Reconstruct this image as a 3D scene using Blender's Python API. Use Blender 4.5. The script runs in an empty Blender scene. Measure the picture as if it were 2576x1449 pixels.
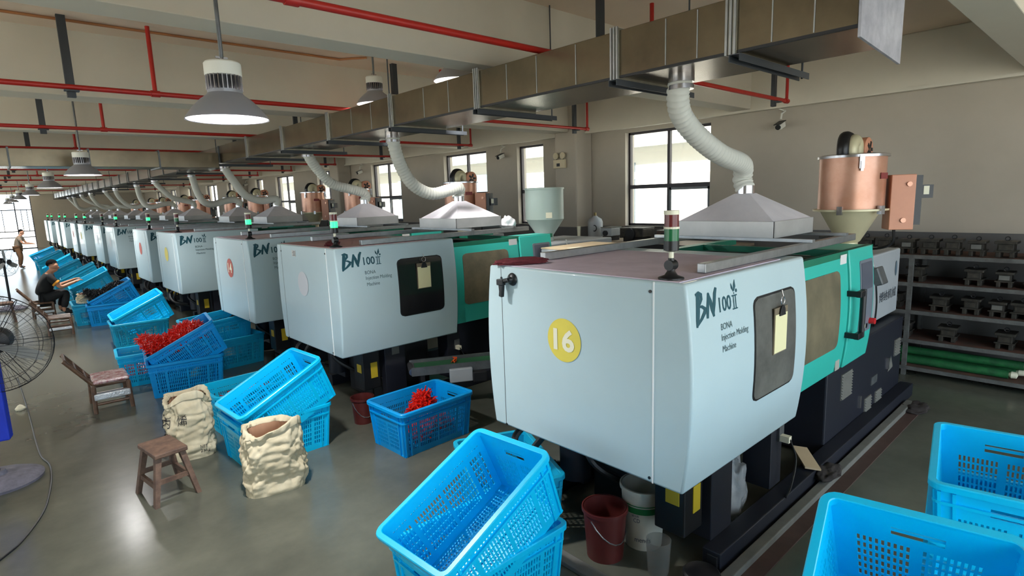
import bpy, bmesh, math, random
from mathutils import Vector, Matrix, noise
R=math.radians; PI=math.pi
random.seed(7)
S=bpy.context.scene; COL=S.collection

# ------------------------------------------------------------------ camera, sky, exposure
SUN_E=32.0
cam=bpy.data.cameras.new('camera'); cam.sensor_width=36; cam.lens=1441.4635/2576*36; cam.clip_end=400
co=bpy.data.objects.new('camera',cam); COL.objects.link(co); S.camera=co
a,b,c=0.737734908,-0.1588366,-0.03382574
fw=Vector((math.sin(a)*math.cos(b),math.cos(a)*math.cos(b),math.sin(b)))
r0=Vector((math.cos(a),-math.sin(a),0)); u0=r0.cross(fw)
rr=r0*math.cos(c)+u0*math.sin(c); uu=-r0*math.sin(c)+u0*math.cos(c)
M=Matrix((rr,uu,-fw)).transposed().to_4x4(); M.translation=(0,0,2.0); co.matrix_world=M

W=bpy.data.worlds.new('sky'); S.world=W; W.use_nodes=True
bg=W.node_tree.nodes['Background']; bg.inputs[0].default_value=(.74,.88,1,1); bg.inputs[1].default_value=6.0
S.view_settings.view_transform='Standard'; S.view_settings.look='None'; S.view_settings.gamma=1
S.view_settings.use_curve_mapping=False; S.view_settings.exposure=-0.2
S.cycles.max_bounces=8; S.cycles.diffuse_bounces=5; S.cycles.caustics_reflective=False; S.cycles.caustics_refractive=False
S.cycles.sample_clamp_indirect=6

sl=bpy.data.lights.new('sun','SUN'); sl.energy=SUN_E; sl.angle=R(.6); sl.color=(1,.95,.86)
so=bpy.data.objects.new('sun',sl); COL.objects.link(so); so.rotation_euler=(0,R(-28),0)
def portal(loc,rot,sx,sy):
    l=bpy.data.lights.new('daylight_portal','AREA'); l.shape='RECTANGLE'; l.size=sx; l.size_y=sy; l.cycles.is_portal=True
    o=bpy.data.objects.new('daylight_portal',l); o.location=loc; o.rotation_euler=rot; COL.objects.link(o)
YE_=42.0
GATE=(-2.0,6.6,0.0,3.1)                       # opening in the wall behind the camera: x0,x1,z0,z1
LEFTWIN=[(2.6+4.35*k,5.7+4.35*k) for k in range(9)]   # windows of the aisle-side wall
portal(((GATE[0]+GATE[1])/2,-2.95,1.5),(R(90),0,0),GATE[1]-GATE[0],3.0)
for y0,y1 in LEFTWIN[:6]: portal((-3.95,(y0+y1)/2,1.85),(0,R(-90),0),1.9,y1-y0)
portal((-.25,YE_-.1,1.55),(R(-90),0,0),4.6,3.0)

# ------------------------------------------------------------------ materials
def lin(c):
    return tuple(((x/255)/12.92 if x/255<=.04045 else ((x/255+.055)/1.055)**2.4) for x in c)
MATS={}
def mat(name,rgb,rough=.5,metal=0,var=.0,scale=6,bump=0,bscale=40,emit=0,spec=.5,rgb2=None,trans=0,alpha=1,coat=0):
    if name in MATS: return MATS[name]
    m=bpy.data.materials.new(name); m.use_nodes=True; nt=m.node_tree; p=nt.nodes['Principled BSDF']
    c=lin(rgb); p.inputs['Base Color'].default_value=(*c,1); p.inputs['Roughness'].default_value=rough
    p.inputs['Metallic'].default_value=metal; p.inputs['Specular IOR Level'].default_value=spec
    if coat: p.inputs['Coat Weight'].default_value=coat
    if trans: p.inputs['Transmission Weight'].default_value=trans
    if alpha<1: p.inputs['Alpha'].default_value=alpha
    if emit: p.inputs['Emission Color'].default_value=(*c,1); p.inputs['Emission Strength'].default_value=emit
    if var or rgb2 or bump: tc=nt.nodes.new('ShaderNodeTexCoord')
    if var or rgb2:
        n=nt.nodes.new('ShaderNodeTexNoise'); n.inputs['Scale'].default_value=scale; n.inputs['Detail'].default_value=6; n.inputs['Roughness'].default_value=.65
        nt.links.new(tc.outputs['Object'],n.inputs['Vector'])
        cr=nt.nodes.new('ShaderNodeValToRGB'); cr.color_ramp.elements[0].position=.36; cr.color_ramp.elements[1].position=.66
        c2=lin(rgb2) if rgb2 else tuple(x*(1-var) for x in c)
        cr.color_ramp.elements[0].color=(*c2,1); cr.color_ramp.elements[1].color=(*c,1)
        nt.links.new(n.outputs['Fac'],cr.inputs['Fac']); nt.links.new(cr.outputs['Color'],p.inputs['Base Color'])
    if bump:
        n2=nt.nodes.new('ShaderNodeTexNoise'); n2.inputs['Scale'].default_value=bscale; n2.inputs['Detail'].default_value=4
        nt.links.new(tc.outputs['Object'],n2.inputs['Vector'])
        bp=nt.nodes.new('ShaderNodeBump'); bp.inputs['Strength'].default_value=bump; bp.inputs['Distance'].default_value=.01
        nt.links.new(n2.outputs['Fac'],bp.inputs['Height']); nt.links.new(bp.outputs['Normal'],p.inputs['Normal'])
    MATS[name]=m; return m
floor_m=mat('floor_coating',(103,105,94),.22,var=.2,scale=.8,bump=.05,bscale=3,rgb2=(78,81,73))
wall_m=mat('wall_paint',(181,172,157),.8,var=.06,scale=2,bump=.05,bscale=60)
beam_m=mat('beam_paint',(212,206,190),.8,var=.05,scale=2)
ceil_m=mat('ceiling_paint',(242,221,198),.85,var=.05,scale=1.5)
dado_m=mat('dado_paint',(98,97,95),.7,var=.1,scale=3)
white_m=mat('machine_white',(184,206,211),.35,var=.03,scale=2,coat=.15)
seam_m=mat('seam_white',(246,248,246),.4)
teal_m=mat('machine_green',(54,190,174),.35,var=.05,scale=3)
teald_m=mat('machine_green_inside',(22,120,92),.5,var=.15,scale=3)
dust_m=mat('dusty_top',(222,208,224),.75,rgb2=(200,186,202),scale=3)
dust2_m=mat('red_dusty_top',(206,160,162),.7,rgb2=(180,150,156),scale=2.5)
navy_m=mat('machine_navy',(27,30,41),.5,var=.2,scale=4)
dark_m=mat('dark_steel',(26,26,29),.5,var=.25,scale=6)
black_m=mat('black_plastic',(22,23,25),.4)
tint_m=mat('dusty_window',(112,112,106),.22,rgb2=(88,88,84),scale=3,coat=.3)
tintd_m=mat('dark_window',(26,27,28),.12,rgb2=(40,40,40),scale=3,coat=.4)
amber_m=mat('smeared_window',(132,122,98),.3,rgb2=(104,98,80),scale=5)
alu_m=mat('aluminium',(176,178,178),.38,.85,var=.2,scale=12)
aludull_m=mat('dull_aluminium',(120,124,126),.5,.7,var=.25,scale=10)
galv_m=mat('galvanised_steel',(136,124,102),.27,.9,rgb2=(112,102,84),scale=2.2,bump=.1,bscale=3)
hood_m=mat('hood_steel',(234,231,236),.45,.1,rgb2=(216,213,220),scale=2)
hose_m=mat('hose_fabric',(205,206,196),.6,var=.06,scale=8)
teal_logo=mat('logo_print',(8,72,84),.5)
grey_print=mat('caption_print',(70,92,96),.5)
yellow_m=mat('badge_yellow',(226,208,84),.5,var=.05,scale=9)
red_badge=mat('badge_red',(190,84,66),.5)
fade_badge=mat('badge_faded',(206,208,212),.5)
wprint_m=mat('badge_figures',(236,232,206),.5)
warn_m=mat('warning_yellow',(200,172,40),.5)
paper_m=mat('paper_yellow',(232,226,178),.7,var=.03)
crate_m=mat('crate_cyan',(0,200,250),.33,var=.05,scale=5,spec=.5)
crateb_m=mat('crate_blue',(2,160,236),.35,var=.06,scale=5)
cratet_m=mat('crate_teal',(16,172,212),.4,var=.08,scale=5)
redp_m=mat('red_plastic',(222,34,22),.3,var=.15,scale=30)
blackp_m=mat('black_pieces',(14,15,17),.35)
pipe_m=mat('pipe_red',(176,34,24),.4,var=.08,scale=6)
hang_m=mat('hanger_grey',(62,66,70),.5,.3)
cond_m=mat('conduit_orange',(176,116,70),.6)
lampg_m=mat('lamp_grey',(150,152,158),.4,.3)
lampw_m=mat('lamp_white',(226,226,214),.5)
lampin_m=mat('lamp_inside',(238,238,244),.25,.2)
glow_m=mat('lamp_glow',(255,252,250),.5,emit=9)
wood_m=mat('stool_wood',(122,96,80),.6,rgb2=(88,68,58),scale=14,bump=.1,bscale=60)
bamboo_m=mat('bamboo_brown',(118,88,66),.45,rgb2=(78,58,46),scale=12)
wrap_m=mat('plastic_wrap',(206,212,218),.12,.3,var=.1,scale=20,bump=.6,bscale=60)
sack_m=mat('woven_sack',(208,198,170),.7,rgb2=(190,178,148),scale=6,bump=.25,bscale=28)
sackin_m=mat('sack_inside',(150,112,88),.8)
ink_m=mat('ink_black',(40,38,40),.7)
orange_m=mat('dryer_copper',(214,166,142),.34,.35,rgb2=(196,140,112),scale=2.5,bump=.03,bscale=8)  # stainless steel with its warm orange reflection put into the base colour
cream_m=mat('dryer_cream',(214,206,170),.42,.2,var=.08,scale=4)
steel_m=mat('bright_steel',(190,188,190),.25,.9,var=.12,scale=8)
box_m=mat('control_box_orange',(216,150,118),.45,var=.08,scale=4)
hopg_m=mat('hopper_grey_green',(168,186,178),.4,var=.05,scale=3)
injg_m=mat('injection_grey',(166,172,176),.45,var=.06,scale=3)
mould_m=mat('mould_steel',(74,70,62),.55,.4,rgb2=(44,42,39),scale=14,bump=.3,bscale=50)
rack_m=mat('rack_steel',(108,110,108),.6,.2,rgb2=(84,84,82),scale=10)
rackw_m=mat('rack_rust',(104,66,54),.8,rgb2=(74,62,54),scale=8)
groll_m=mat('green_tube',(34,112,60),.6,rgb2=(22,82,46),scale=10,bump=.3,bscale=40)
frame_m=mat('window_frame',(48,42,48),.45)
skin_m=mat('skin',(196,142,112),.55)
hair_m=mat('hair',(14,13,13),.95,spec=.1)
shirt_m=mat('shirt_black',(24,24,24),.85,var=.15,scale=10)
trou_m=mat('trousers_black',(26,26,28),.85,var=.15,scale=10)
maroon_m=mat('glove_maroon',(110,40,48),.9,var=.3,scale=30,bump=.5,bscale=80)
bucket_m=mat('bucket_maroon',(92,38,36),.4,var=.15,scale=6)
bwhite_m=mat('bucket_white',(206,206,194),.45,var=.12,scale=6)
green_pr=mat('print_green',(28,120,66),.5)
clear_m=mat('clear_plastic',(120,122,118),.3,alpha=.4)
bag_m=mat('plastic_bag',(200,206,212),.15,alpha=.45,bump=.8,bscale=25)
blue_m=mat('blue_sleeve',(20,52,190),.6,var=.2,scale=8)
wire_m=mat('fan_wire',(46,46,48),.4,.5)
fbase_m=mat('fan_base',(120,120,134),.7,rgb2=(92,92,106),scale=14)
bench_m=mat('bench_top',(150,134,112),.6,var=.15,scale=4)
card_m=mat('cardboard',(206,186,152),.8,var=.06)
kerb_m=mat('kerb_grey',(112,112,106),.7,var=.2,scale=8)
drain_m=mat('drain_brown',(78,58,52),.7,var=.25,scale=8)
face_m=mat('building_render',(222,222,216),.8,var=.03)
bwin_m=mat('building_window',(122,138,148),.25)
lensr_m=mat('lens_red',(104,34,34),.3); lensg_m=mat('lens_green',(22,104,60),.3)
lensgl_m=mat('lens_green_lit',(40,255,120),.3,emit=3.0)
glass=bpy.data.materials.new('window_glass'); glass.use_nodes=True
nt=glass.node_tree; nt.nodes.remove(nt.nodes['Principled BSDF'])
tb=nt.nodes.new('ShaderNodeBsdfTransparent'); gb=nt.nodes.new('ShaderNodeBsdfGlossy'); gb.inputs['Roughness'].default_value=.02
mx=nt.nodes.new('ShaderNodeMixShader'); mx.inputs[0].default_value=.05
nt.links.new(tb.outputs[0],mx.inputs[1]); nt.links.new(gb.outputs[0],mx.inputs[2])
nt.links.new(mx.outputs[0],nt.nodes['Material Output'].inputs[0])

# ------------------------------------------------------------------ mesh helpers
def cr_path(pts,n):
    P=[Vector(p) for p in pts]; P=[P[0]*2-P[1]]+P+[P[-1]*2-P[-2]]; out=[]
    for i in range(1,len(P)-2):
        for k in range(n):
            t=k/n; p0,p1,p2,p3=P[i-1:i+3]
            out.append(.5*((2*p1)+(p2-p0)*t+(2*p0-5*p1+4*p2-p3)*t*t+(3*p1-p0-3*p2+p3)*t**3))
    out.append(P[-2]); return out
class MB:
    def __init__(s,off=(0,0,0)): s.v=[];s.f=[];s.o=Vector(off);s.T=None
    def add(s,vs,fs):
        n=len(s.v)
        for p in vs:
            p=Vector(p)
            if s.T: p=s.T@p
            s.v.append(p-s.o)
        s.f+= [tuple(i+n for i in f) for f in fs]; return s
    def box(s,x0,x1,y0,y1,z0,z1):
        return s.add([(x,y,z) for z in (z0,z1) for y in (y0,y1) for x in (x0,x1)],[(0,2,3,1),(4,5,7,6),(0,1,5,4),(2,6,7,3),(0,4,6,2),(1,3,7,5)])
    def prism(s,poly,ax,t0,t1):
        n=len(poly)
        def P(q,t): return {'x':(t,q[0],q[1]),'y':(q[0],t,q[1]),'z':(q[0],q[1],t)}[ax]
        return s.add([P(q,t0) for q in poly]+[P(q,t1) for q in poly],[tuple(range(n))[::-1],tuple(range(n,2*n))]+[(i,(i+1)%n,n+(i+1)%n,n+i) for i in range(n)])
    def tube(s,pts,r,n=8,cap=True):
        P=[Vector(p) for p in pts]; k=len(P); vs=[]; up=None
        for i,p in enumerate(P):
            d=(P[min(i+1,k-1)]-P[max(i-1,0)]).normalized()
            if up is None: up=d.orthogonal().normalized()
            else: up=(up-d*up.dot(d)).normalized()
            w=d.cross(up); q=r[i] if isinstance(r,(list,tuple)) else r
            vs+=[p+(up*math.cos(2*PI*j/n)+w*math.sin(2*PI*j/n))*q for j in range(n)]
        fs=[(i*n+j,i*n+(j+1)%n,(i+1)*n+(j+1)%n,(i+1)*n+j) for i in range(k-1) for j in range(n)]
        if cap: fs+=[tuple(range(n))[::-1],tuple(range((k-1)*n,k*n))]
        return s.add(vs,fs)
    def cyl(s,p0,p1,r0,r1=None,n=16,cap=True): return s.tube([p0,p1],[r0,r0 if r1 is None else r1],n,cap)
    def lathe(s,prof,c=(0,0,0),n=24,ax='z',cap=True):
        vs=[]
        for r,t in prof:
            for j in range(n):
                x,y=r*math.cos(2*PI*j/n),r*math.sin(2*PI*j/n)
                q={'z':(x,y,t),'x':(t,x,y),'y':(x,t,y)}[ax]; vs.append(Vector(q)+Vector(c))
        k=len(prof); fs=[(i*n+j,i*n+(j+1)%n,(i+1)*n+(j+1)%n,(i+1)*n+j) for i in range(k-1) for j in range(n)]
        if cap: fs+=[tuple(range(n))[::-1],tuple(range((k-1)*n,k*n))]
        return s.add(vs,fs)
    def ring(s,c,R_,r,ax='z',n=32,m=6):
        C_=Vector(c); pts=[]
        for j in range(n+1):
            x,y=R_*math.cos(2*PI*j/n),R_*math.sin(2*PI*j/n); pts.append(C_+Vector({'z':(x,y,0),'x':(0,x,y),'y':(x,0,y)}[ax]))
        return s.tube(pts,r,m,False)
    def build(s,name,m,parent=None,smooth=False,bev=0,ang=38,flip=True):
        me=bpy.data.meshes.new(name); me.from_pydata(s.v,[],s.f); me.materials.append(m); me.update()
        if flip:
            bm=bmesh.new(); bm.from_mesh(me); bmesh.ops.recalc_face_normals(bm,faces=bm.faces); bm.to_mesh(me); bm.free()
        if smooth: me.shade_smooth(); me.set_sharp_from_angle(angle=R(ang))
        return link(name,me,parent,bev)
def link(name,me,parent=None,bev=0):
    o=bpy.data.objects.new(name,me); COL.objects.link(o)
    if parent: o.parent=parent
    if bev:
        md=o.modifiers.new('edge','BEVEL'); md.width=bev; md.segments=2; md.limit_method='ANGLE'
    return o
def tag(o,label=None,cat=None,group=None,kind=None):
    if label: o['label']=label
    if cat: o['category']=cat
    if group: o['group']=group
    if kind: o['kind']=kind
    return o
def thing(name,label,cat,loc=(0,0,0),rot=(0,0,0),group=None):
    o=bpy.data.objects.new(name,None); COL.objects.link(o); o.location=loc; o.rotation_euler=rot; o.empty_display_size=.1
    return tag(o,label,cat,group)
KIDS={}
def kids(o): return [x for x in COL.objects if x.parent==o]
def snap(o):
    "tree of a finished thing, so that copies need no search"
    return (o,[snap(k) for k in kids(o)])
def dup(tree,parent=None,swap=None):
    o,ch=tree; c=o.copy(); COL.objects.link(c)
    if parent: c.parent=parent
    if swap and o.name in swap: c.data=swap[o.name]
    for t in ch: dup(t,c,swap)
    return c
def struct(mb,name,m,bev=0): return tag(mb.build(name,m,None,bev=bev),kind='structure')
def text_mesh(body,bold=0):
    cu=bpy.data.curves.new('t','FONT'); cu.body=body; cu.resolution_u=3; cu.offset=bold
    o=bpy.data.objects.new('t',cu); COL.objects.link(o)
    me=bpy.data.meshes.new_from_object(o.evaluated_get(bpy.context.evaluated_depsgraph_get()))
    v=[(q.co.x,q.co.y) for q in me.vertices]; f=[tuple(p.vertices) for p in me.polygons]
    bpy.data.objects.remove(o); bpy.data.curves.remove(cu); bpy.data.meshes.remove(me)
    return v,f
def put_text(mb,body,u0,u1,v0,v1,fn,bold=0):
    v,f=text_mesh(body,bold); xs=[q[0] for q in v]; ys=[q[1] for q in v]
    if not v: return mb
    ax,bx,ay,by=min(xs),max(xs),min(ys),max(ys)
    return mb.add([fn(u0+(x-ax)/(bx-ax)*(u1-u0),v0+(y-ay)/(by-ay+1e-9)*(v1-v0)) for x,y in v],f)
WK=1.0
def stroke(mb,pts,w,fn):
    "flat brush stroke: polyline with a width per point, mapped by fn"
    n=len(pts); vs=[]
    for i,(x,y) in enumerate(pts):
        dx=pts[min(i+1,n-1)][0]-pts[max(i-1,0)][0]; dy=pts[min(i+1,n-1)][1]-pts[max(i-1,0)][1]; l=math.hypot(dx,dy) or 1
        q=w[i]*.5*WK; vs+=[fn(x-dy/l*q,y+dx/l*q),fn(x+dy/l*q,y-dx/l*q)]
    return mb.add(vs,[(2*i,2*i+1,2*i+3,2*i+2) for i in range(n-1)])
def disc(mb,u,v,ru,rv,fn,n=28):
    return mb.add([fn(u,v)]+[fn(u+ru*math.cos(2*PI*j/n),v+rv*math.sin(2*PI*j/n)) for j in range(n)],[(0,1+j,1+(j+1)%n) for j in range(n)])

# ------------------------------------------------------------------ the hall
XW,YE,YB,XL,ZC=7.6,42.0,-3.0,-4.0,3.55
struct(MB().box(XL-.2,XW+.2,YB-.2,YE+.2,-.12,0),'floor',floor_m)
struct(MB().box(XL-.2,XW+.2,YB-.2,YE+.2,ZC,ZC+.2),'ceiling',ceil_m)
WIN=[(4.15,5.6),(7.4,8.1),(9.0,10.45),(12.25,13.65),(15.75,16.95),(18.75,20.3),(21.5,22.3),(24.6,25.65),(27.05,28.7),(31.2,32.4),(34.2,35.6),(37.5,38.7)]
ZS,ZT=1.47,2.92
mb=MB(); y=YB-.2
for y0,y1 in WIN:
    mb.box(XW,XW+.24,y,y0,0,ZC); mb.box(XW,XW+.24,y0,y1,0,ZS); mb.box(XW,XW+.24,y0,y1,ZT,ZC); y=y1
mb.box(XW,XW+.24,y,YE+.2,0,ZC); struct(mb,'wall_right',wall_m)
mb=MB(); y=YB
for y0,y1 in [(3.0,9.9)]: pass
mb.box(XW-.012,XW,YB,6.25,0,1.46); mb.box(XW-.012,XW,6.8,14.7,0,1.46); mb.box(XW-.012,XW,15.3,23.1,0,1.46); mb.box(XW-.012,XW,23.7,YE,0,1.46)
struct(mb,'trim_1',dado_m)
struct(MB().box(XW-.16,XW,YB,YE,2.985,ZC),'trim_2',beam_m,.01)       # edge beam above the windows
mb=MB(); mb.box(XW-.19,XW-.1,YB,YE,2.965,2.995); struct(mb,'trim_3',beam_m)
for i,(y0,y1) in enumerate(WIN):
    o=tag(bpy.data.objects.new('window_%d'%(i+1),None),kind='structure'); COL.objects.link(o); o.location=(XW+.12,y0,ZS)
    w=y1-y0; h=ZT-ZS; f=.035; zt=h*.42
    mb=MB(); mb.box(-.03,.03,0,f,0,h).box(-.03,.03,w-f,w,0,h).box(-.03,.03,0,w,0,f).box(-.03,.03,0,w,h-f,h)
    mb.build('window_frame',frame_m,o)
    MB().box(-.032,.032,f,w-f,zt-.03,zt+.03).build('transom',frame_m,o)
    n=2 if w>1 else 1
    if n==2: MB().box(-.028,.028,w/2-.022,w/2+.022,f,h-f).build('mullion',frame_m,o)
    for k in range(n):
        a0,a1=f+k*(w/2-f),w/2+k*(w/2-f) if n==2 else w-f
        for z0,z1 in ((f,zt-.03),(zt+.03,h-f)): MB().box(-.004,.004,a0+.015,a1-.015,z0,z1).build('pane',glass,o)
    if n==2:   # sliding sash frame
        m2=MB()
        for q in (f,w/2-.06): m2.box(-.05,-.03,q,q+.035,f,zt-.03)
        m2.box(-.05,-.03,f,w/2-.03,f,f+.035).box(-.05,-.03,f,w/2-.03,zt-.065,zt-.03).build('sash',aludull_m,o)
    MB().box(-.12,-.1,-.01,w+.01,-.03,0).build('window_sill',wall_m,o)
for k,(p0,p1) in enumerate([(6.27,6.75),(14.75,15.25),(23.15,23.65),(31.6,32.1)]):
    if k<3 or True: struct(MB().box(7.2,XW,p0,p1,0,ZC),'trim_%d'%(10+k),wall_m,.03)
    struct(MB().box(7.188,XW,p0-.012,p1+.012,0,1.46),'trim_%d'%(20+k),dado_m)
for k in range(15):
    y0=.6+2.92*k; w=.34 if k%3==2 else .25
    struct(MB().box(XL,XW-.1,y0,y0+w,3.0,ZC+.02),'trim_%d'%(30+k),beam_m,.006)
# far end wall with its tall glazing
mb=MB(); mb.box(2.1,XW+.2,YE,YE+.2,0,ZC).box(XL-.2,-2.6,YE,YE+.2,0,ZC).box(-2.6,2.1,YE,YE+.2,3.1,ZC); struct(mb,'wall_far',wall_m)
o=tag(bpy.data.objects.new('window_20',None),kind='structure'); COL.objects.link(o); o.location=(0,YE+.1,0)
mb=MB()
for x in (-2.6,-1.0,.15,1.35,2.06): mb.box(x,x+.05,-.03,.03,0,3.1)
for z in (0,.62,.95,2.13,3.05): mb.box(-2.6,2.1,-.03,.03,z,z+.05)
mb.build('window_frame',frame_m,o)
for x0,x1 in ((-2.55,-1),(-.95,.15),(.2,1.35),(1.4,2.06)): MB().box(x0,x1,-.004,.004,.05,3.05).build('pane',glass,o)
mb=MB()
for x in (.55,.8,1.6,1.85): mb.box(x,x+.03,-.03,.03,.95,2.13)
mb.build('mullion',frame_m,o)
# aisle-side wall and the wall behind the camera, both with the openings the daylight enters by
mb=MB(); y=YB-.2
for y0,y1 in LEFTWIN: mb.box(XL-.2,XL,y,y0,0,ZC).box(XL-.2,XL,y0,y1,0,.9).box(XL-.2,XL,y0,y1,2.8,ZC); y=y1
mb.box(XL-.2,XL,y,YE+.2,0,ZC); struct(mb,'wall_left',wall_m)
mb=MB(); g=GATE; mb.box(XL,g[0],YB-.2,YB,0,ZC).box(g[1],XW+.2,YB-.2,YB,0,ZC).box(g[0],g[1],YB-.2,YB,g[3],ZC); struct(mb,'wall_back',wall_m)
struct(MB().box(-3.9,40,-40,YB-.21,-.13,-.11),'road_yard',mat('yard_asphalt',(124,123,120),.9,var=.12,scale=2))  # unseen darker ground, added to weaken light bounced in through the gate
struct(MB().box(-60,80,-60,120,-.4,-.13),'ground',mat('yard_concrete',(196,194,186),.9))
# floor channel and painted kerb beside the first machine
struct(MB().box(2.5,6.0,1.235,1.295,0,.045),'trim_4',kerb_m,.006)
struct(MB().box(2.4,6.0,1.15,1.235,0,.008),'trim_5',drain_m)
struct(MB().box(2.08,2.16,1.5,2.75,0,.03),'trim_6',kerb_m,.006)

struct(MB().box(XL-.3,XW+.24,YB-.3,YE+.3,ZC+.2,10.5),'wall_upper',wall_m)  # unseen mass over the hall, added to keep sky light out of the yard
struct(MB().box(XL-3.2,XL-.2,YB-.2,YE+.2,3.15,3.3),'roof_eave',beam_m)  # unseen overhang, added to hide the sky from the aisle-side windows
# building across the yard
B=thing('neighbour_building','pale building with rows of grey windows across the yard','building',(13.5,0,0))
MB().box(0,6,-20,70,-.3,10).build('facade',face_m,B)
wm=None
for k in range(12):
    for fl in (0,1,2):
        yy=-6+k*5.2; z=.9+fl*3.4
        if wm is None: wm=MB().box(-.06,.02,0,1.9,0,1.9).build('window',bwin_m,B)
        else: wm=link('window',wm.data,B)
        wm.location=(0,yy,z)
MB().box(-.25,0,-20,70,3.2,3.4).box(-.25,0,-20,70,6.6,6.8).build('ledge',face_m,B)

# ------------------------------------------------------------------ moulding machine (one template, copied along the row)
YO=1.30; MO=(2.19,YO,0); YC=1.95
def prof(z): return 1.30-.042*(1-((z-1.11)/.49)**2)
def side(u,v,d=.0015): return (u,prof(v)-d,v)
def front(u,v,d=.003): return (2.19-d,u,v)
mach=thing('moulding_machine','x','machine',MO)
def P(): return MB(MO)
zs=[.62+.98*i/12 for i in range(13)]
poly=[(prof(z),z) for z in zs]+[(2*YC-prof(z),z) for z in zs[::-1]]
cover=P().prism(poly,'x',2.19,3.47).build('clamp_cover',white_m,mach,smooth=True,bev=.012,ang=25)
P().box(2.21,3.25,1.34,2.56,1.596,1.604).build('cover_top',dust_m,mach)
P().box(2.186,2.192,1.4535,1.4605,.625,1.597).build('panel_seam',seam_m,mach)
P().box(2.1885,2.192,2.499,2.502,.625,1.59).build('panel_joint',aludull_m,mach)
for yy,zz in ((1.476,1.552),(1.476,.646),(2.497,1.53),(2.497,.63)): P().cyl((2.192,yy,zz),(2.186,yy,zz),.0075,n=10).build('screw',black_m,mach)
def rr_side(x0,x1,z0,z1,r,d,name,m,n=44,base=None):
    mb=P(); vs=[]; fs=[]
    for i in range(n+1):
        z=z0+(z1-z0)*i/n; e=min(z-z0,z1-z); ins=r-math.sqrt(max(0,r*r-(r-e)**2)) if e<r else 0
        yy=(prof(z) if base is None else prof(z)+base)-d; vs+=[(x0+ins,yy,z),(x1-ins,yy,z)]
    nn=len(vs); back=[(x,y+d+.004,z) for x,y,z in vs]
    fs=[(2*i,2*i+1,2*i+3,2*i+2) for i in range(n)]+[(2*i,2*i+2,nn+2*i+2,nn+2*i) for i in range(n)]+[(2*i+1,nn+2*i+1,nn+2*i+3,2*i+3) for i in range(n)]
    fs+=[(0,nn,nn+1,1),(2*n,2*n+1,nn+2*n+1,nn+2*n)]
    return mb.add(vs+back,fs).build(name,m,mach)
rr_side(2.787,3.297,.905,1.455,.05,.002,'window_gasket',black_m)
winp=rr_side(2.797,3.287,.915,1.445,.045,.005,'viewing_window',tint_m)
WK=1.35; mb=P(); L=lambda u,v:side(2.243+u*.198,1.41+v*.145)
stroke(mb,[(.17,.98),(.15,.75),(.11,.42),(.07,.15),(.03,-.06)],[.09,.12,.12,.11,.05],L)
stroke(mb,[(.06,.92),(.2,.97),(.3,.9),(.3,.76),(.22,.64),(.12,.54)],[.05,.08,.09,.08,.07,.04],L)
stroke(mb,[(.14,.56),(.3,.53),(.42,.44),(.38,.32),(.24,.16),(.06,0)],[.05,.07,.1,.1,.08,.05],L)
stroke(mb,[(.5,.12),(.53,.4),(.62,.88)],[.07,.09,.07],L)
stroke(mb,[(.6,.9),(.68,.62),(.74,.36),(.79,.12)],[.05,.1,.11,.06],L)
stroke(mb,[(.77,.16),(.84,.5),(.9,.82),(.98,1.0)],[.05,.09,.1,.07],L)
put_text(mb,'100',2.452,2.566,1.436,1.506,side,.016)
for x in (2.588,2.608): mb.add([side(x,1.436),side(x+.008,1.436),side(x+.008,1.494),side(x,1.494)],[(0,1,2,3)])
for z in (1.43,1.493): mb.add([side(2.576,z),side(2.628,z),side(2.628,z+.006),side(2.576,z+.006)],[(0,1,2,3)])
stroke(mb,[(2.598,1.516),(2.585,1.535),(2.58,1.556)],[.004,.011,.002],side)
stroke(mb,[(2.602,1.518),(2.612,1.54),(2.618,1.57)],[.004,.016,.002],side)
WK=1.0; disc(mb,2.625,1.517,.009,.009,side,12); disc(mb,2.6,1.507,.004,.004,side,10)
mb.build('logo_print',teal_logo,mach,flip=False)
mb=P(); put_text(mb,'BONA',2.455,2.562,1.352,1.383,side); put_text(mb,'Injection Molding',2.457,2.722,1.292,1.333,side); put_text(mb,'Machine',2.463,2.592,1.246,1.277,side)
mb.build('caption_print',grey_print,mach,flip=False)
badge=disc(P(),2.011,1.235,.118,.118,front,40).build('number_badge',yellow_m,mach,flip=False)
mb=P(); put_text(mb,'16',2.085,1.937,1.175,1.297,lambda u,v:front(u,v,.005),.03); fig=mb.build('figures',wprint_m,badge,flip=False)
# rails on the roof of the machine
for yy in (1.40,2.46): P().box(2.5,4.62,yy-.022,yy+.022,1.606,1.652).build('slide_rail',alu_m,mach,bev=.003)
for xx in (3.78,4.38): P().box(xx-.02,xx+.02,1.36,2.5,1.653,1.672).build('cross_rail',alu_m,mach)
# green sliding guard with handle, and the control column
def gside(z,d=0): return prof(z)+.085-d
zz=[.69+.855*i/10 for i in range(11)]
def gpanel(x0,x1,name,thick=.035):
    pl=[(gside(z),z) for z in zz]+[(gside(z)+thick,z) for z in zz[::-1]]
    return P().prism(pl,'x',x0,x1).build(name,teal_m,mach,smooth=True,bev=.006)
door=gpanel(3.475,4.43,'safety_door')
rr_side(3.62,4.26,.885,1.425,.05,.006,'door_window',amber_m,base=.085)
P().box(4.29,4.41,gside(1.49)-.004,gside(1.49),1.455,1.525).build('door_sticker',mat('sticker_white',(226,224,222),.5),mach)
P().box(4.29,4.41,gside(1.51)-.006,gside(1.51)-.003,1.508,1.525).build('sticker_band',mat('sticker_red',(196,52,44),.5),mach)
P().box(4.3,4.38,gside(.74)-.004,gside(.74),.7,.78).build('door_label',mat('sticker_grey',(168,170,160),.5),mach)
mb=P(); hx=4.5
mb.cyl((hx,1.27,.93),(hx,1.27,1.27),.019,n=12).build('door_handle',black_m,mach,smooth=True)
mb=P()
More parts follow.
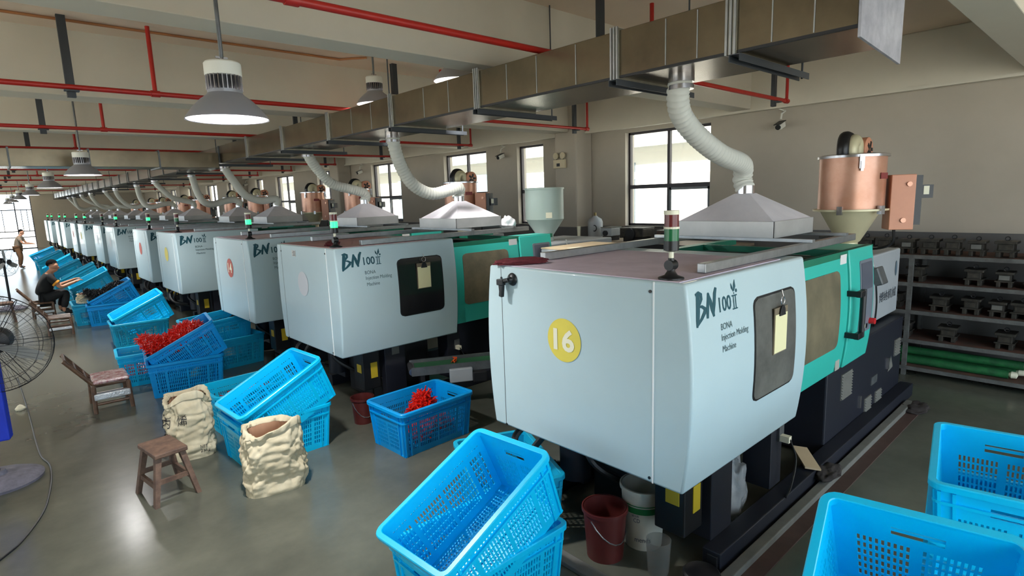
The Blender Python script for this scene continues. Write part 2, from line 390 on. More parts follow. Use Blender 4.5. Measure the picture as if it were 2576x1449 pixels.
for z in (.945,1.245): mb.box(4.40,4.52,1.255,1.29,z-.022,z+.022).box(4.40,4.425,1.28,gside(z)+.01,z-.02,z+.02)
mb.build('handle_bracket',black_m,mach,bev=.005)
pl=[(gside(z)-.012,z) for z in zz]+[(1.62,z) for z in zz[::-1]]
P().prism(pl,'x',4.445,4.96).build('control_column',teal_m,mach,smooth=True,bev=.008)
scr=P()
pts=[(4.64,.90),(4.925,.90),(4.925,1.45),(4.64,1.45)]
rr_side(4.64,4.925,.9,1.45,.012,.016,'control_panel',mat('panel_grey',(118,124,134),.4,var=.1,scale=8),base=.085)
rr_side(4.665,4.90,1.23,1.43,.006,.019,'display',mat('panel_display',(96,100,112),.15),base=.085)
for i in range(4): rr_side(4.66+.05*i,4.69+.05*i,.925,.96,.004,.02,'push_button',black_m if i%2 else wprint_m,base=.085,n=4)
P().cyl((4.89,gside(.97)-.01,.97),(4.89,gside(.97)-.055,.97),.024,n=14).build('emergency_button',mat('button_red',(206,40,44),.35),mach,smooth=True)
P().box(3.475,4.96,2.5,2.54,.69,1.545).build('rear_guard',teald_m,mach)
P().box(3.475,5.0,1.37,1.41,1.50,1.545).box(3.475,5.0,2.46,2.5,1.50,1.545).box(4.42,4.46,1.4,2.5,1.50,1.545).build('guard_frame',teald_m,mach)
P().box(3.35,3.5,1.55,2.4,.7,1.5).box(3.5,3.72,1.72,2.2,.85,1.4).build('moving_platen',dark_m,mach)
P().box(4.2,4.4,1.55,2.4,.7,1.5).box(4.0,4.2,1.72,2.2,.85,1.4).build('fixed_platen',dark_m,mach)
for yy in (1.68,2.28):
    for z in (.8,1.38): P().cyl((3.4,yy,z),(4.3,yy,z),.035,n=10).build('tie_bar',steel_m,mach,smooth=True)
# injection end
P().box(5.0,6.32,1.5,2.4,.8,1.4).build('injection_cover',injg_m,mach,bev=.015)
def inj(u,v,d=.004): return (u,1.5-d,v)
mb=P(); put_text(mb,'博纳机械',5.74,6.24,.955,1.045,inj); mb.build('maker_lettering',mat('lettering_dark',(56,62,70),.5),mach,flip=False)
mb=P(); disc(mb,6.2,1.22,.03,.07,inj,20).build('maker_badge',mat('badge_blue_grey',(90,110,124),.5),mach,flip=False)
P().prism([(1.36,1.19),(1.42,1.17),(1.48,1.30),(1.41,1.33)],'x',5.30,5.45).build('hand_terminal',aludull_m,mach,bev=.01)
P().cyl((5.38,1.45,1.31),(5.38,1.5,1.44),.008,n=8).build('terminal_stalk',alu_m,mach)
mb=P(); mb.tube(cr_path([(5.4,1.44,1.19),(5.38,1.42,1.02),(5.4,1.43,.86),(5.5,1.46,.8)],5),.007,6); mb.build('terminal_cable',black_m,mach)
P().box(4.33,6.24,1.42,2.48,.03,.77).build('machine_base',navy_m,mach,bev=.012)
def vent(x0,x1,z0,z1):
    e=P().box(x0,x1,1.412,1.42,z0,z1).build('louvre_vent',kerb_m,mach); n=max(3,int((z1-z0)/.022))
    for k in range(n):
        z=z0+.012+(z1-z0-.024)*k/(n-1); P().prism([(1.402,z-.006),(1.413,z+.006),(1.413,z-.006)],'x',x0+.006,x1-.006).build('slat',kerb_m,e)
vent(4.62,4.85,.38,.58); vent(6.0,6.16,.43,.58); vent(5.22,5.38,.09,.23); vent(5.5,5.66,.08,.22)
mb=P(); mb.box(5.36,5.52,1.413,1.42,.31,.38).build('rating_plate',aludull_m,mach)
P().add([(5.83,1.415,.32),(5.98,1.415,.34),(5.9,1.415,.46)],[(0,1,2)]).build('warning_triangle',kerb_m,mach,flip=False)
for x,z in ((5.05,.2),(5.78,.36)): P().box(x,x+.03,1.40,1.42,z,z+.1).build('door_latch',steel_m,mach)
# under the clamp
for y0,y1 in ((1.41,1.6),(2.3,2.5)): P().box(2.67,2.9,y0,y1,.12,.64).build('front_column',navy_m,mach,bev=.006)
for y0,y1 in ((1.42,1.6),(2.3,2.5)): P().box(3.42,3.58,y0,y1,.12,.64).build('rear_column',navy_m,mach,bev=.006)
P().box(2.6,6.3,1.315,1.42,0,.12).build('base_rail',navy_m,mach,bev=.006)
P().box(2.6,6.3,2.48,2.58,0,.12).build('base_rail',navy_m,mach,bev=.006)
P().box(2.7,3.4,1.75,2.25,.0,.62).build('hydraulic_block',dark_m,mach,bev=.02)
mb=P(); mb.cyl((2.62,2.33,.2),(2.62,2.33,.58),.1,n=18).cyl((2.62,2.33,.56),(2.62,2.33,.6),.115,n=18); mb.build('oil_motor',navy_m,mach,smooth=True)
for pts in ([(2.35,2.3,.6),(2.3,2.42,.42),(2.42,2.5,.3),(2.7,2.45,.2)],[(2.55,2.2,.6),(2.45,2.05,.45),(2.6,1.95,.3),(2.75,1.9,.2)],[(2.4,2.5,.6),(2.27,2.52,.5),(2.3,2.45,.36),(2.5,2.4,.3)]):
    P().tube(cr_path(pts,6),.022,8).build('hydraulic_hose',black_m,mach,smooth=True)
P().box(2.45,2.63,1.44,1.62,.22,.6).build('electric_box',black_m,mach,bev=.008)
P().box(2.446,2.451,1.47,1.55,.39,.47).build('warning_label',warn_m,mach); P().box(2.53,2.6,1.436,1.441,.33,.48).build('warning_label',warn_m,mach)
P().box(3.5,3.57,1.405,1.421,.42,.52).build('socket_plate',aludull_m,mach); P().box(3.51,3.55,1.35,1.405,.42,.46).build('plug',wprint_m,mach)
P().tube(cr_path([(3.53,1.35,.44),(3.58,1.33,.3),(3.5,1.32,.16),(3.4,1.31,.12)],5),.006,6).build('power_cord',black_m,mach)
P().box(2.75,2.83,1.404,1.41,.52,.6).build('small_label',kerb_m,mach)
# signal tower on the roof
T=(2.27,1.42)
tw=P(); tw.lathe([(.058,1.604),(.058,1.612),(.03,1.622),(.018,1.64),(.016,1.652)],(T[0],T[1],0),18)
tw.cyl((T[0]-.022,T[1],1.668),(T[0]+.022,T[1],1.668),.024,n=16).cyl((T[0],T[1],1.665),(T[0],T[1],1.70),.014,n=12)
tw.lathe([(.012,1.728),(.034,1.735),(.034,1.778)],(T[0],T[1],0),18); tw=tw.build('signal_tower',black_m,mach,smooth=True)
P().cyl((T[0],T[1],1.70),(T[0],T[1],1.73),.011,n=10).build('stem',wprint_m,tw)
gl=P().cyl((T[0],T[1],1.778),(T[0],T[1],1.832),.032,n=18).build('green_lens',lensg_m,tw,smooth=True)
P().cyl((T[0],T[1],1.832),(T[0],T[1],1.841),.035,n=18).build('lens_ring',wprint_m,tw)
P().cyl((T[0],T[1],1.841),(T[0],T[1],1.895),.032,n=18).build('red_lens',lensr_m,tw,smooth=True)
P().cyl((T[0],T[1],1.895),(T[0],T[1],1.913),.034,n=18).build('tower_cap',wprint_m,tw,smooth=True)

ORD=['numbered 16','with faded round badge','numbered 14','with plain yellow badge']
MY=[1.30,4.68,6.90,10.26,12.40,15.98,18.05,21.5,23.6,27.1,29.2,32.7,34.8]
NM=['the white machine with a yellow 16','the white machine with a faded blank badge','the white machine with a red 14','the fourth white machine of the row','the fifth white machine of the row','the sixth white machine of the row','the seventh white machine of the row','the eighth white machine of the row','the ninth white machine of the row','the tenth white machine of the row','the eleventh white machine of the row','the twelfth white machine of the row','the thirteenth white machine of the row']
LB=['white and green injection moulding machine with a yellow 16 badge, first of the row','white and green injection moulding machine with a faded blank badge and black window','white moulding machine with a red 14 badge, third of the row','white moulding machine with a plain yellow badge, fourth of the row']+['white injection moulding machine, %s of the row down the hall'%q for q in ('fifth','sixth','seventh','eighth','ninth','tenth','eleventh','twelfth','thirteenth')]
tree=snap(mach)
def remat(o,m):
    d=o.data.copy(); d.materials.clear(); d.materials.append(m); return d
gl_lit=remat(gl,lensgl_m); win_dark=remat(winp,tintd_m); red_top=remat([k for k in kids(mach) if k.name.startswith('cover_top')][0],dust2_m)
b_white=remat(badge,fade_badge); b_red=remat(badge,red_badge); b_yel=badge.data
mb=P(); put_text(mb,'14',2.085,1.937,1.175,1.297,lambda u,v:front(u,v,.005),.03); f14=mb.build('figures',wprint_m,None,flip=False); f14d=f14.data; bpy.data.objects.remove(f14)
tag(mach,LB[0],'machine','injection moulding machines along the wall')
ctop=[k for k in kids(mach) if k.name.startswith('cover_top')][0].name
for i,yy in enumerate(MY):
    if i==0: continue
    sw={winp.name:win_dark,ctop:red_top if i in(1,3,7) else bpy.data.objects[ctop].data}
    if i not in (3,6): sw[gl.name]=gl_lit
    sw[badge.name]=[b_white,b_red,b_yel][0 if i==1 else 1 if i in(2,4,8) else 2 if i in (3,7) else 0]
    if i==2: sw[fig.name]=f14d
    cpy=dup(tree,None,sw); cpy.location=(2.19,yy,0); tag(cpy,LB[i],'machine','injection moulding machines along the wall')
    if i!=2:
        for k in list(kids(cpy)):
            if k.name.startswith('number_badge'):
                for q in kids(k): bpy.data.objects.remove(q)
                if i>8: bpy.data.objects.remove(k)
    if i==1:
        e=MB((2.19,YO,0)).box(2.187,2.19,2.13,2.22,1.49,1.55).build('notice_label',mat('label_pale',(206,208,204),.6),cpy)
        for q in range(4): MB((2.19,YO,0)).box(2.1855,2.187,2.14,2.2-.012*(q%2),1.498+.013*q,1.503+.013*q).build('printed_line',dark_m,e)

# clipboards hung on the viewing windows
def clipboard(yo,x0,z0,w,h,label):
    t=thing('clipboard',label,'clipboard',(x0+w/2,yo-.05,z0))
    d=Vector((x0+w/2,yo-.05,z0))
    MB().box(-w/2,w/2,-.003,.003,0,h).build('board',mat('clipboard_brown',(120,108,88),.5),t)
    MB().box(-w/2+.006,w/2-.006,-.0055,-.0035,.006,h-.035).build('paper',paper_m,t)
    mb=MB(); mb.prism([(-.035,h-.045),(.035,h-.045),(.025,h-.01),(.012,h+.01),(-.012,h+.01),(-.025,h-.01)],'y',-.014,-.006); mb.build('clip',dark_m,t,bev=.002)
    mb=MB(); mb.ring((0,-.008,h+.035),.022,.0025,'y',16,5).cyl((0,-.008,h+.057),(0,.0,h+.09),.004,n=6); mb.build('hook',steel_m,t)
clipboard(1.30,2.985,1.122,.16,.25,'clipboard with yellow paper hanging on the window of machine 16')
clipboard(4.68,2.99,1.15,.155,.245,'clipboard with yellow paper on the black window of the second machine')

# black suction hook and the gloves left on the roofs
t=thing('suction_hook','black suction hook stuck on the front of machine 16','hook',(2.186,2.40,1.53))
MB().lathe([(.038,0),(.034,-.008),(.018,-.016),(.012,-.03)],(0,0,0),20,'x').build('suction_cup',black_m,t,smooth=True)
mb=MB(); mb.cyl((-.03,-.002,0),(-.03,.05,-.012),.014,n=12).box(-.05,-.02,.035,.085,-.035,.0).prism([(.04,-.035),(.075,-.035),(.07,-.07),(.075,-.1),(.05,-.105),(.045,-.07)],'x',-.045,-.022)
mb.build('hook_arm',black_m,t,bev=.004)
def rag(name,label,loc,rot,m,n=3):
    bm=bmesh.new(); bmesh.ops.create_icosphere(bm,subdivisions=4,radius=1)
    for v in bm.verts:
        q=v.co.copy(); k=1+.35*noise.noise(q*2.3+Vector(loc))+.18*noise.noise(q*6)
        v.co=Vector((q.x*.16*k,q.y*.06*k,max(-.012,q.z*.026*k)))
    for f in bm.faces: f.smooth=True
    me=bpy.data.meshes.new(name); bm.to_mesh(me); bm.free(); me.materials.append(m)
    o=link(name,me); o.location=loc; o.rotation_euler=(0,0,rot); return tag(o,label,'glove')
rag('work_glove','crumpled maroon work glove on the front corner of machine 16 roof',(2.3,2.44,1.618),R(-35),maroon_m)
rag('work_glove','crumpled maroon work glove by the tower light of the second machine',(2.36,5.06,1.618),R(55),maroon_m)

# ------------------------------------------------------------------ extractor hoods, hoses, duct
h0=thing('exhaust_hood','x','hood',(4.06,1.94,1.674))
def frus(mb,x,y,z0,x1,y1,z1):
    return mb.add([(-x,-y,z0),(x,-y,z0),(x,y,z0),(-x,y,z0),(-x1,-y1,z1),(x1,-y1,z1),(x1,y1,z1),(-x1,y1,z1)],[(0,1,5,4),(1,2,6,5),(2,3,7,6),(3,0,4,7),(4,5,6,7)])
frus(MB(),.315,.345,.105,.055,.055,.29).build('hood_canopy',hood_m,h0,bev=.003)
mb=MB(); q=[(-.32,-.35),(.32,-.35),(.32,.35),(-.32,.35)]
for i in range(4):
    x0,y0=q[i]; x1,y1=q[(i+1)%4]
    mb.box(min(x0,x1)-.004,max(x0,x1)+.004,min(y0,y1)-.004,max(y0,y1)+.004,0,.108)
mb.build('hood_skirt',mat('skirt_steel',(186,186,184),.4,.35,var=.12,scale=5),h0,bev=.002)
MB().cyl((0,0,.285),(0,0,.345),.06,n=20).build('hood_collar',steel_m,h0,smooth=True)
ht=snap(h0)
CN=['first','second','third','fourth','fifth','sixth','seventh','eighth','ninth','tenth','eleventh','twelfth','thirteenth']
for i,yy in enumerate(MY):
    h=h0 if i==0 else dup(ht); h.location=(4.06,yy+.64,1.674)
    tag(h,'pyramid shaped metal extractor hood over '+NM[i],'hood','extractor hoods over the machines')
HP=[[(4.06,1.99),(4.07,2.06),(4.05,2.13),(3.93,2.175),(3.64,2.225),(3.41,2.33),(3.25,2.45),(3.17,2.56),(3.15,2.66)],
    [(4.06,1.99),(4.08,2.06),(4.05,2.115),(3.9,2.09),(3.68,2.055),(3.48,2.15),(3.34,2.32),(3.25,2.5),(3.22,2.66)],
    [(4.06,1.99),(4.08,2.05),(4.03,2.12),(3.82,2.18),(3.6,2.25),(3.42,2.43),(3.3,2.58),(3.26,2.67)],
    [(4.06,1.99),(4.08,2.06),(4.02,2.1),(3.8,2.07),(3.53,2.18),(3.35,2.43),(3.24,2.6),(3.22,2.67)],
    [(4.06,1.99),(4.07,2.06),(3.98,2.12),(3.8,2.1),(3.55,2.04),(3.38,2.09),(3.28,2.3),(3.24,2.55),(3.22,2.67)]]
for i,yy in enumerate(MY):
    pts=HP[i] if i<5 else HP[[2,4,1,3,1,0,4,3][i-5]]
    wob=random.Random(i); y0=yy+.64
    pth=cr_path([(x,y0+.03*math.sin(k*1.3+i),z) for k,(x,z) in enumerate(pts)],10 if i<3 else 5)
    # resample to an even pitch for the ribs
    L=[0]
    for k in range(1,len(pth)): L.append(L[-1]+(pth[k]-pth[k-1]).length)
    pit=.011 if i<3 else .03; n=int(L[-1]/pit); out=[]; k=0
    for j in range(n+1):
        s=L[-1]*j/n
        while k<len(L)-2 and L[k+1]<s: k+=1
        out.append(pth[k].lerp(pth[k+1],(s-L[k])/max(1e-6,L[k+1]-L[k])))
    rad=[.068 if j%3 else .060 for j in range(len(out))] if i<3 else .066
    t=thing('flexible_hose','ribbed white hose feeding the hood over '+NM[i],'hose',(4.06,y0,1.99),group='flexible extraction hoses')
    MB((4.06,y0,1.99)).tube(out,rad,16 if i<3 else 10).build('hose_sleeve',hose_m,t,smooth=True,ang=80)
    e=pts[-1]; mb=MB((4.06,y0,1.99)); mb.cyl((e[0],out[-1].y,e[1]-.03),(e[0],out[-1].y,2.685),.075,n=16).cyl((e[0],out[-1].y,e[1]-.07),(e[0],out[-1].y,e[1]-.045),.073,n=16); mb.build('hose_clamp',steel_m,t,smooth=True)
D=thing('ventilation_duct','long galvanised sheet metal duct running above the machine row','duct',(3.16,1,2.67))
o=(3.16,1,2.67)
def DB(): return MB(o)
X0,X1,Z0,Z1=2.88,3.46,2.675,2.935
seg=[.9,1.47,2.19,3.48,4.72,6.02,7.32,8.62,9.6]
for k in range(8): DB().box(X0,X1,seg[k],seg[k+1],Z0,Z1).build('duct_section',galv_m,D,bev=.004)
for k in (1,2,3,4,5,6,7):
    e=DB().box(X0-.012,X1+.012,seg[k]-.03,seg[k]+.03,Z0-.014,Z1+.014).build('flange',mat('flange_steel',(170,166,150),.3,.8,var=.2,scale=14),D,bev=.004)
    for q in (-.022,0,.022): DB().box(X0-.02,X0-.011,seg[k]+q-.006,seg[k]+q+.006,Z0-.014,Z1+.02).build('flange_ridge',alu_m,e)
for yy in (1.08,1.27,1.66,1.85,2.5,2.85,3.15,3.85,4.2,5.1,5.5): DB().box(X0-.003,X0+.01,yy-.003,yy+.003,Z0+.01,Z1-.01).build('standing_seam',alu_m,D)
DB().box(X0-.005,X0+.01,.9,9.6,Z0-.008,Z0+.006).build('edge_strip',dark_m,D)
DB().prism([(X0-.01,Z0-.05),(X1+.01,Z0-.09),(X1+.02,Z1+.1),(X0-.02,Z1+.1)],'y',.885,.897).build('end_plate',mat('end_plate_steel',(186,188,196),.5,.35,rgb2=(150,152,162),scale=6),D)
DB().prism([(9.6,Z0),(9.6,Z1),(10.0,Z1),(10.0,Z0)],'x',X0+.02,X1).build('elbow',galv_m,D)
far=[10.0+1.29*k for k in range(23)]
for k in range(22): DB().box(2.9,3.42,far[k],far[k+1],2.69,2.93).build('duct_section',galv_m,D)
for k in range(22): DB().box(2.885,3.435,far[k]-.012,far[k]+.012,2.68,2.94).build('flange',aludull_m,D)
def channel(mb,x0,x1,y,z): return mb.box(x0,x1,y-.03,y+.03,z,z+.005).box(x0,x1,y-.03,y-.025,z-.03,z).box(x0,x1,y+.025,y+.03,z-.03,z)
for k,yy in enumerate([1.44,2.19,3.48,4.72,6.02,7.32,8.62]+far[::2]):
    t=thing('duct_hanger','steel channel bracket with rods, %s from the open end of the duct'%(['first','second','third','fourth','fifth','sixth','seventh','eighth','ninth','tenth','eleventh','twelfth','thirteenth','fourteenth','fifteenth','sixteenth','seventeenth','eighteenth','nineteenth'][k]),'bracket',(3.2,yy,2.66),group='channel brackets carrying the duct')
    oo=(3.2,yy,2.66); channel(MB(oo),2.85,3.72,yy,2.655).build('channel',hang_m,t)
    mb=MB(oo)
    for x in ((2.865,3.69) if k in (3,) or k>6 else (3.69,)): mb.cyl((x,yy,2.63),(x,yy,ZC),.006,n=6)
    mb.build('threaded_rod',hang_m,t)
t=thing('cross_duct','rectangular galvanised duct crossing the aisle to the machine row','duct',(0,10.3,2.6))
cs=[-3.9+.85*k for k in range(9)]
for k in range(8): MB((0,10.3,2.6)).box(cs[k]+.004,min(2.87,cs[k+1]-.004),9.95,10.55,2.6,2.83).build('duct_section',galv_m,t,bev=.004)
for k in range(8): MB((0,10.3,2.6)).box(cs[k]-.01,cs[k]+.01,9.935,10.565,2.585,2.845).build('flange',aludull_m,t)

# ------------------------------------------------------------------ red sprinkler pipes, conduits, lamps
PN=['first','second','third','fourth','fifth','sixth','seventh','eighth','ninth','tenth']
for k,yy in enumerate([2.93,5.95,8.85,11.75,14.65,17.6,20.5,23.4,29.2,35.0]):
    oo=(1.26,yy,2.99); t=thing('sprinkler_pipe','red sprinkler pipe across the ceiling, %s from the camera'%PN[k],'pipe',oo,group='red sprinkler pipes under the ceiling')
    MB(oo).tube([(-3.9,yy,2.99),(7.1,yy,2.99)],.022,10).build('pipe_run',pipe_m,t,smooth=True)
    for x in (1.26,4.35,7.1): MB(oo).tube([(x,yy,2.975),(x,yy,ZC)],.018,8).build('pipe_drop',pipe_m,t,smooth=True)
    for x in (1.26,4.35,7.09): MB(oo).cyl((x-.035,yy,2.99),(x+.035,yy,2.99),.029,n=10).build('pipe_fitting',pipe_m,t,smooth=True)
    for x in (.667,3.72,6.85): MB(oo).box(x-.03,x+.03,yy+.024,yy+.065,2.915,ZC).build('hanger_channel',hang_m,t)
    if k<9: 
        for x in (.667,6.85): MB(oo).box(x-.05,x+.05,yy-.03,yy+.024,2.955,2.967).build('pipe_clip',hang_m,t)
t=thing('cable_conduit','thin orange cable conduit along the ceiling beyond the first beam','conduit',(0,6.0,3.54))
MB((0,6,3.54)).tube([(-3.9,6.05,3.535),(3.1,6.08,3.535),(3.2,5.95,3.535),(3.3,5.85,3.535)],.011,6).build('conduit_run',cond_m,t)
def lamp(x,y,z,label,first=[None]):
    if first[0] is None:
        t=thing('high_bay_lamp',label,'lamp',(x,y,z),group='high bay lamps')
        n=36
        MB().lathe([(.205,0),(.2,.012),(.165,.06),(.125,.1),(.095,.122),(.085,.134),(.085,.15)],(0,0,0),n,cap=False).build('reflector',lampg_m,t,smooth=True)
        MB().lathe([(.199,.003),(.16,.058),(.12,.097),(.09,.12)],(0,0,0),n,cap=False).build('reflector_lining',lampin_m,t,smooth=True)
        MB().cyl((0,0,.105),(0,0,.115),.095,n=24).build('diffuser',glow_m,t)
        hs=MB().cyl((0,0,.15),(0,0,.222),.062,n=20).build('heat_sink',black_m,t)
        for k in range(26):
            q=2*PI*k/26; mb=MB(); mb.T=Matrix.Rotation(q,4,'Z'); mb.box(.055,.088,-.0022,.0022,.148,.222).build('cooling_fin',steel_m,hs)
        MB().lathe([(.088,.222),(.09,.226),(.09,.283),(.084,.29)],(0,0,0),24).build('driver_housing',lampw_m,t,smooth=True)
        mb=MB(); mb.cyl((0,0,.29),(0,0,.315),.009,n=8).box(-.03,.03,-.004,.004,.31,.32); mb.build('hook',steel_m,t)
        MB().cyl((0,0,.315),(0,0,.315+1),.0105,n=10).build('hanging_rod',aludull_m,t,smooth=True)
        first[0]=(t,snap(t))
    else: t=dup(first[0][1]); t.location=(x,y,z); tag(t,label,'lamp','high bay lamps')
    for kchild in kids(t):
        if kchild.name.startswith('hanging_rod'):
            kchild.location=(0,0,0); L=ZC-z-.315; kchild.scale=(1,1,L); kchild.location=(0,0,.315*(1-L))
    l=bpy.data.lights.new('lamp_light','AREA'); l.shape='DISK'; l.size=.17; l.energy=LAMP_W; l.color=(1,.97,.95); l.spread=R(150)
    lo=bpy.data.objects.new('lamp_light',l); COL.objects.link(lo); lo.location=(x,y,z+.1)
LAMP_W=62
LO=['big grey high bay lamp hanging over the aisle by the first beam','second grey high bay lamp over the aisle, beyond the cross beams','third grey high bay lamp along the aisle','fourth grey high bay lamp along the aisle','fifth grey high bay lamp along the aisle','sixth grey high bay lamp along the aisle','seventh grey high bay lamp along the aisle']
for k,yy in enumerate([3.33,9.27,14.2,20.0,26.0,32.0,38.0]): lamp(1.03,yy,2.45,LO[k])
lamp(3.36,5.83,3.05,'high bay lamp above the duct with its rod on the ceiling')
lamp(3.40,4.42,3.07,'high bay lamp half hidden above the duct behind the first beam')

# ------------------------------------------------------------------ hoppers
def dryer(loc,rot,label,scale=1):
    t=thing('hopper_dryer',label,'dryer',loc,(0,0,rot),'hopper dryers on the machines')
    r=.255
    MB().cyl((0,0,.34),(0,0,.79),r,n=36).build('drum',orange_m,t,smooth=True)
    MB().lathe([(.075,0),(.075,.05),(.09,.06),(r-.02,.33),(r-.01,.345)],(0,0,0),32).build('cone',cream_m,t,smooth=True)
    MB().box(-.11,.11,-.11,.11,-.049,0).build('base_plate',cream_m,t)
    for z in (.335,): MB().lathe([(r,z-.008),(r+.035,z-.008),(r+.035,z+.008),(r,z+.008)],(0,0,0),36).build('flange_ring',cream_m,t,smooth=True)
    MB().lathe([(r+.004,.775),(r+.02,.775),(r+.02,.795),(r-.02,.806)],(0,0,0),36).build('drum_lid',steel_m,t,smooth=True)
    mb=MB(); mb.tube(cr_path([(-.05,0,.8),(-.05,0,.87),(-.0,0,.92),(.06,.0,.9),(.09,0,.8)],6),.055,14); mb.build('air_elbow',cream_m,t,smooth=True)
    MB().tube(cr_path([(-.1,.05,.8),(-.1,.05,.88),(-.03,.06,.955),(.07,.05,.93),(.1,.05,.8)],6),.05,12).build('black_hose',black_m,t,smooth=True)
    bl=MB().lathe([(.09,-.05),(.105,-.04),(.105,.04),(.09,.05)],(.19,-.02,.85),24,'y').build('blower',box_m,t,smooth=True)
    mb=MB()
    for k in range(5):
        q=2*PI*k/5; mb.T=Matrix.Translation((.19,-.072,.85))@Matrix.Rotation(q,4,'Y'); mb.box(.015,.07,-.002,.002,-.015,.015)
    mb.T=None; mb.build('blower_vent',dark_m,bl)
    for q in (-2.6,-.6,.9): mb=MB(); mb.T=Matrix.Rotation(q,4,'Z'); mb.box(r,r+.03,-.018,.018,.68,.79).box(r+.02,r+.04,-.01,.01,.66,.74); mb.build('toggle_clamp',steel_m,t)
    for q in (-3.1,-1.95): mb=MB(); mb.T=Matrix.Rotation(q,4,'Z'); mb.box(r+.01,r+.05,-.02,.02,.3,.37); mb.build('toggle_clamp',steel_m,t)
    mb=MB(); mb.T=Matrix.Rotation(-1.7,4,'Z'); mb.box(r-.002,r+.003,-.06,.06,.59,.64); mb.build('rating_label',mat('label_red',(140,60,60),.5),t)
    mb=MB(); mb.T=Matrix.Rotation(-1.05,4,'Z'); cb=mb.box(r+.02,r+.2,-.1,.1,.16,.62).build('control_box',box_m,t,bev=.006)
    mb=MB(); mb.T=Matrix.Rotation(-1.05,4,'Z'); mb.box(r+.2,r+.25,-.085,.085,.2,.61).build('box_front',black_m,cb)
    mb=MB(); mb.T=Matrix.Rotation(-1.05,4,'Z'); mb.box(r+.22,r+.34,-.05,.05,.42,.53).build('timer',black_m,cb)
    mb=MB(); mb.T=Matrix.Rotation(-1.05,4,'Z'); mb.box(r+.27,r+.31,-.053,-.05,.45,.52).build('timer_face',wprint_m,cb)
    mb=MB(); mb.T=Matrix.Rotation(-1.05,4,'Z'); mb.cyl((r+.15,-.1,.54),(r+.15,-.115,.54),.02,n=12).cyl((r+.12,-.1,.24),(r+.12,-.115,.24),.02,n=12); mb.build('knob',orange_m,cb)
    mb=MB(); mb.tube(cr_path([(.16,-.3,.16),(.16,-.3,.05),(.2,-.2,-.01),(.2,0,-.03)],5),.012,6).build('cable',black_m,t)
    return t
d0=dryer((5.6,1.73,1.45),R(0),'orange tinted steel hopper dryer with control box on machine 16'); dt=snap(d0)
for k,(yy,lab) in enumerate([(7.5,'on the machine numbered 14'),(10.9,'on the fourth machine of the row'),(13.0,'on the fifth machine of the row'),(16.6,'on the sixth machine of the row'),(18.7,'on the seventh machine of the row'),(22.1,'on the eighth machine of the row'),(24.2,'on the ninth machine of the row'),(27.7,'on the tenth machine of the row'),(29.8,'on the eleventh machine of the row'),(33.3,'on the twelfth machine of the row')]):
    d=dup(dt); d.location=(5.6,yy-.21,1.45); tag(d,'orange tinted hopper dryer with round blower '+lab,'dryer','hopper dryers on the machines')
t=thing('material_hopper','plain grey green material hopper on the second machine','hopper',(5.42,5.28,1.41))
MB().cyl((0,0,.28),(0,0,.675),.25,n=36).build('drum',hopg_m,t,smooth=True)
MB().lathe([(.11,0),(.11,.07),(.25,.28)],(0,0,0),36).build('cone',hopg_m,t,smooth=True)
MB().lathe([(.25,.66),(.258,.66),(.258,.68),(.24,.685)],(0,0,0),36).build('drum_lid',hopg_m,t,smooth=True)
mb=MB(); mb.T=Matrix.Rotation(-2.15,4,'Z'); mb.box(.245,.253,-.04,.04,.3,.37).build('label',wprint_m,t)

# ------------------------------------------------------------------ crates
LT,WT,HC=.70,.49,.375; LBm,WBm=.645,.435
def wall_grid(us,vs,hole,P,name,m,parent,th=.005):
    bm=bmesh.new(); V={}
    def g(i,j):
        if (i,j) not in V: V[(i,j)]=bm.verts.new(P(us[i],vs[j]))
        return V[(i,j)]
    for i in range(len(us)-1):
        for j in range(len(vs)-1):
            if not hole(i,j): bm.faces.new((g(i,j),g(i+1,j),g(i+1,j+1),g(i,j+1)))
    bmesh.ops.recalc_face_normals(bm,faces=bm.faces)
    bmesh.ops.solidify(bm,geom=bm.faces[:],thickness=th)
    bmesh.ops.recalc_face_normals(bm,faces=bm.faces)
    me=bpy.data.meshes.new(name); bm.to_mesh(me); bm.free(); me.materials.append(m)
    return link(name,me,parent)
def grid_lines(groups,lo,hi,fill):
    e=[lo]; H=set()
    for g0,g1,n in groups:
        e.append(g0); p=(g1-g0)/n
        for k in range(n):
            e+= [g0+p*(k+fill)]; 
            if k<n-1: e.append(g0+p*(k+1))
        e[-1:]=[e[-1]]
    e.append(hi)
    return e
def cells(groups,lo,hi,fill):
    e=[lo]; hol=[]
    for g0,g1,n in groups:
        p=(g1-g0)/(n-1+fill)
        for k in range(n):
            e.append(g0+p*k); hol.append(len(e)-1); e.append(g0+p*(k+fill))
    e.append(hi); return e,set(hol)
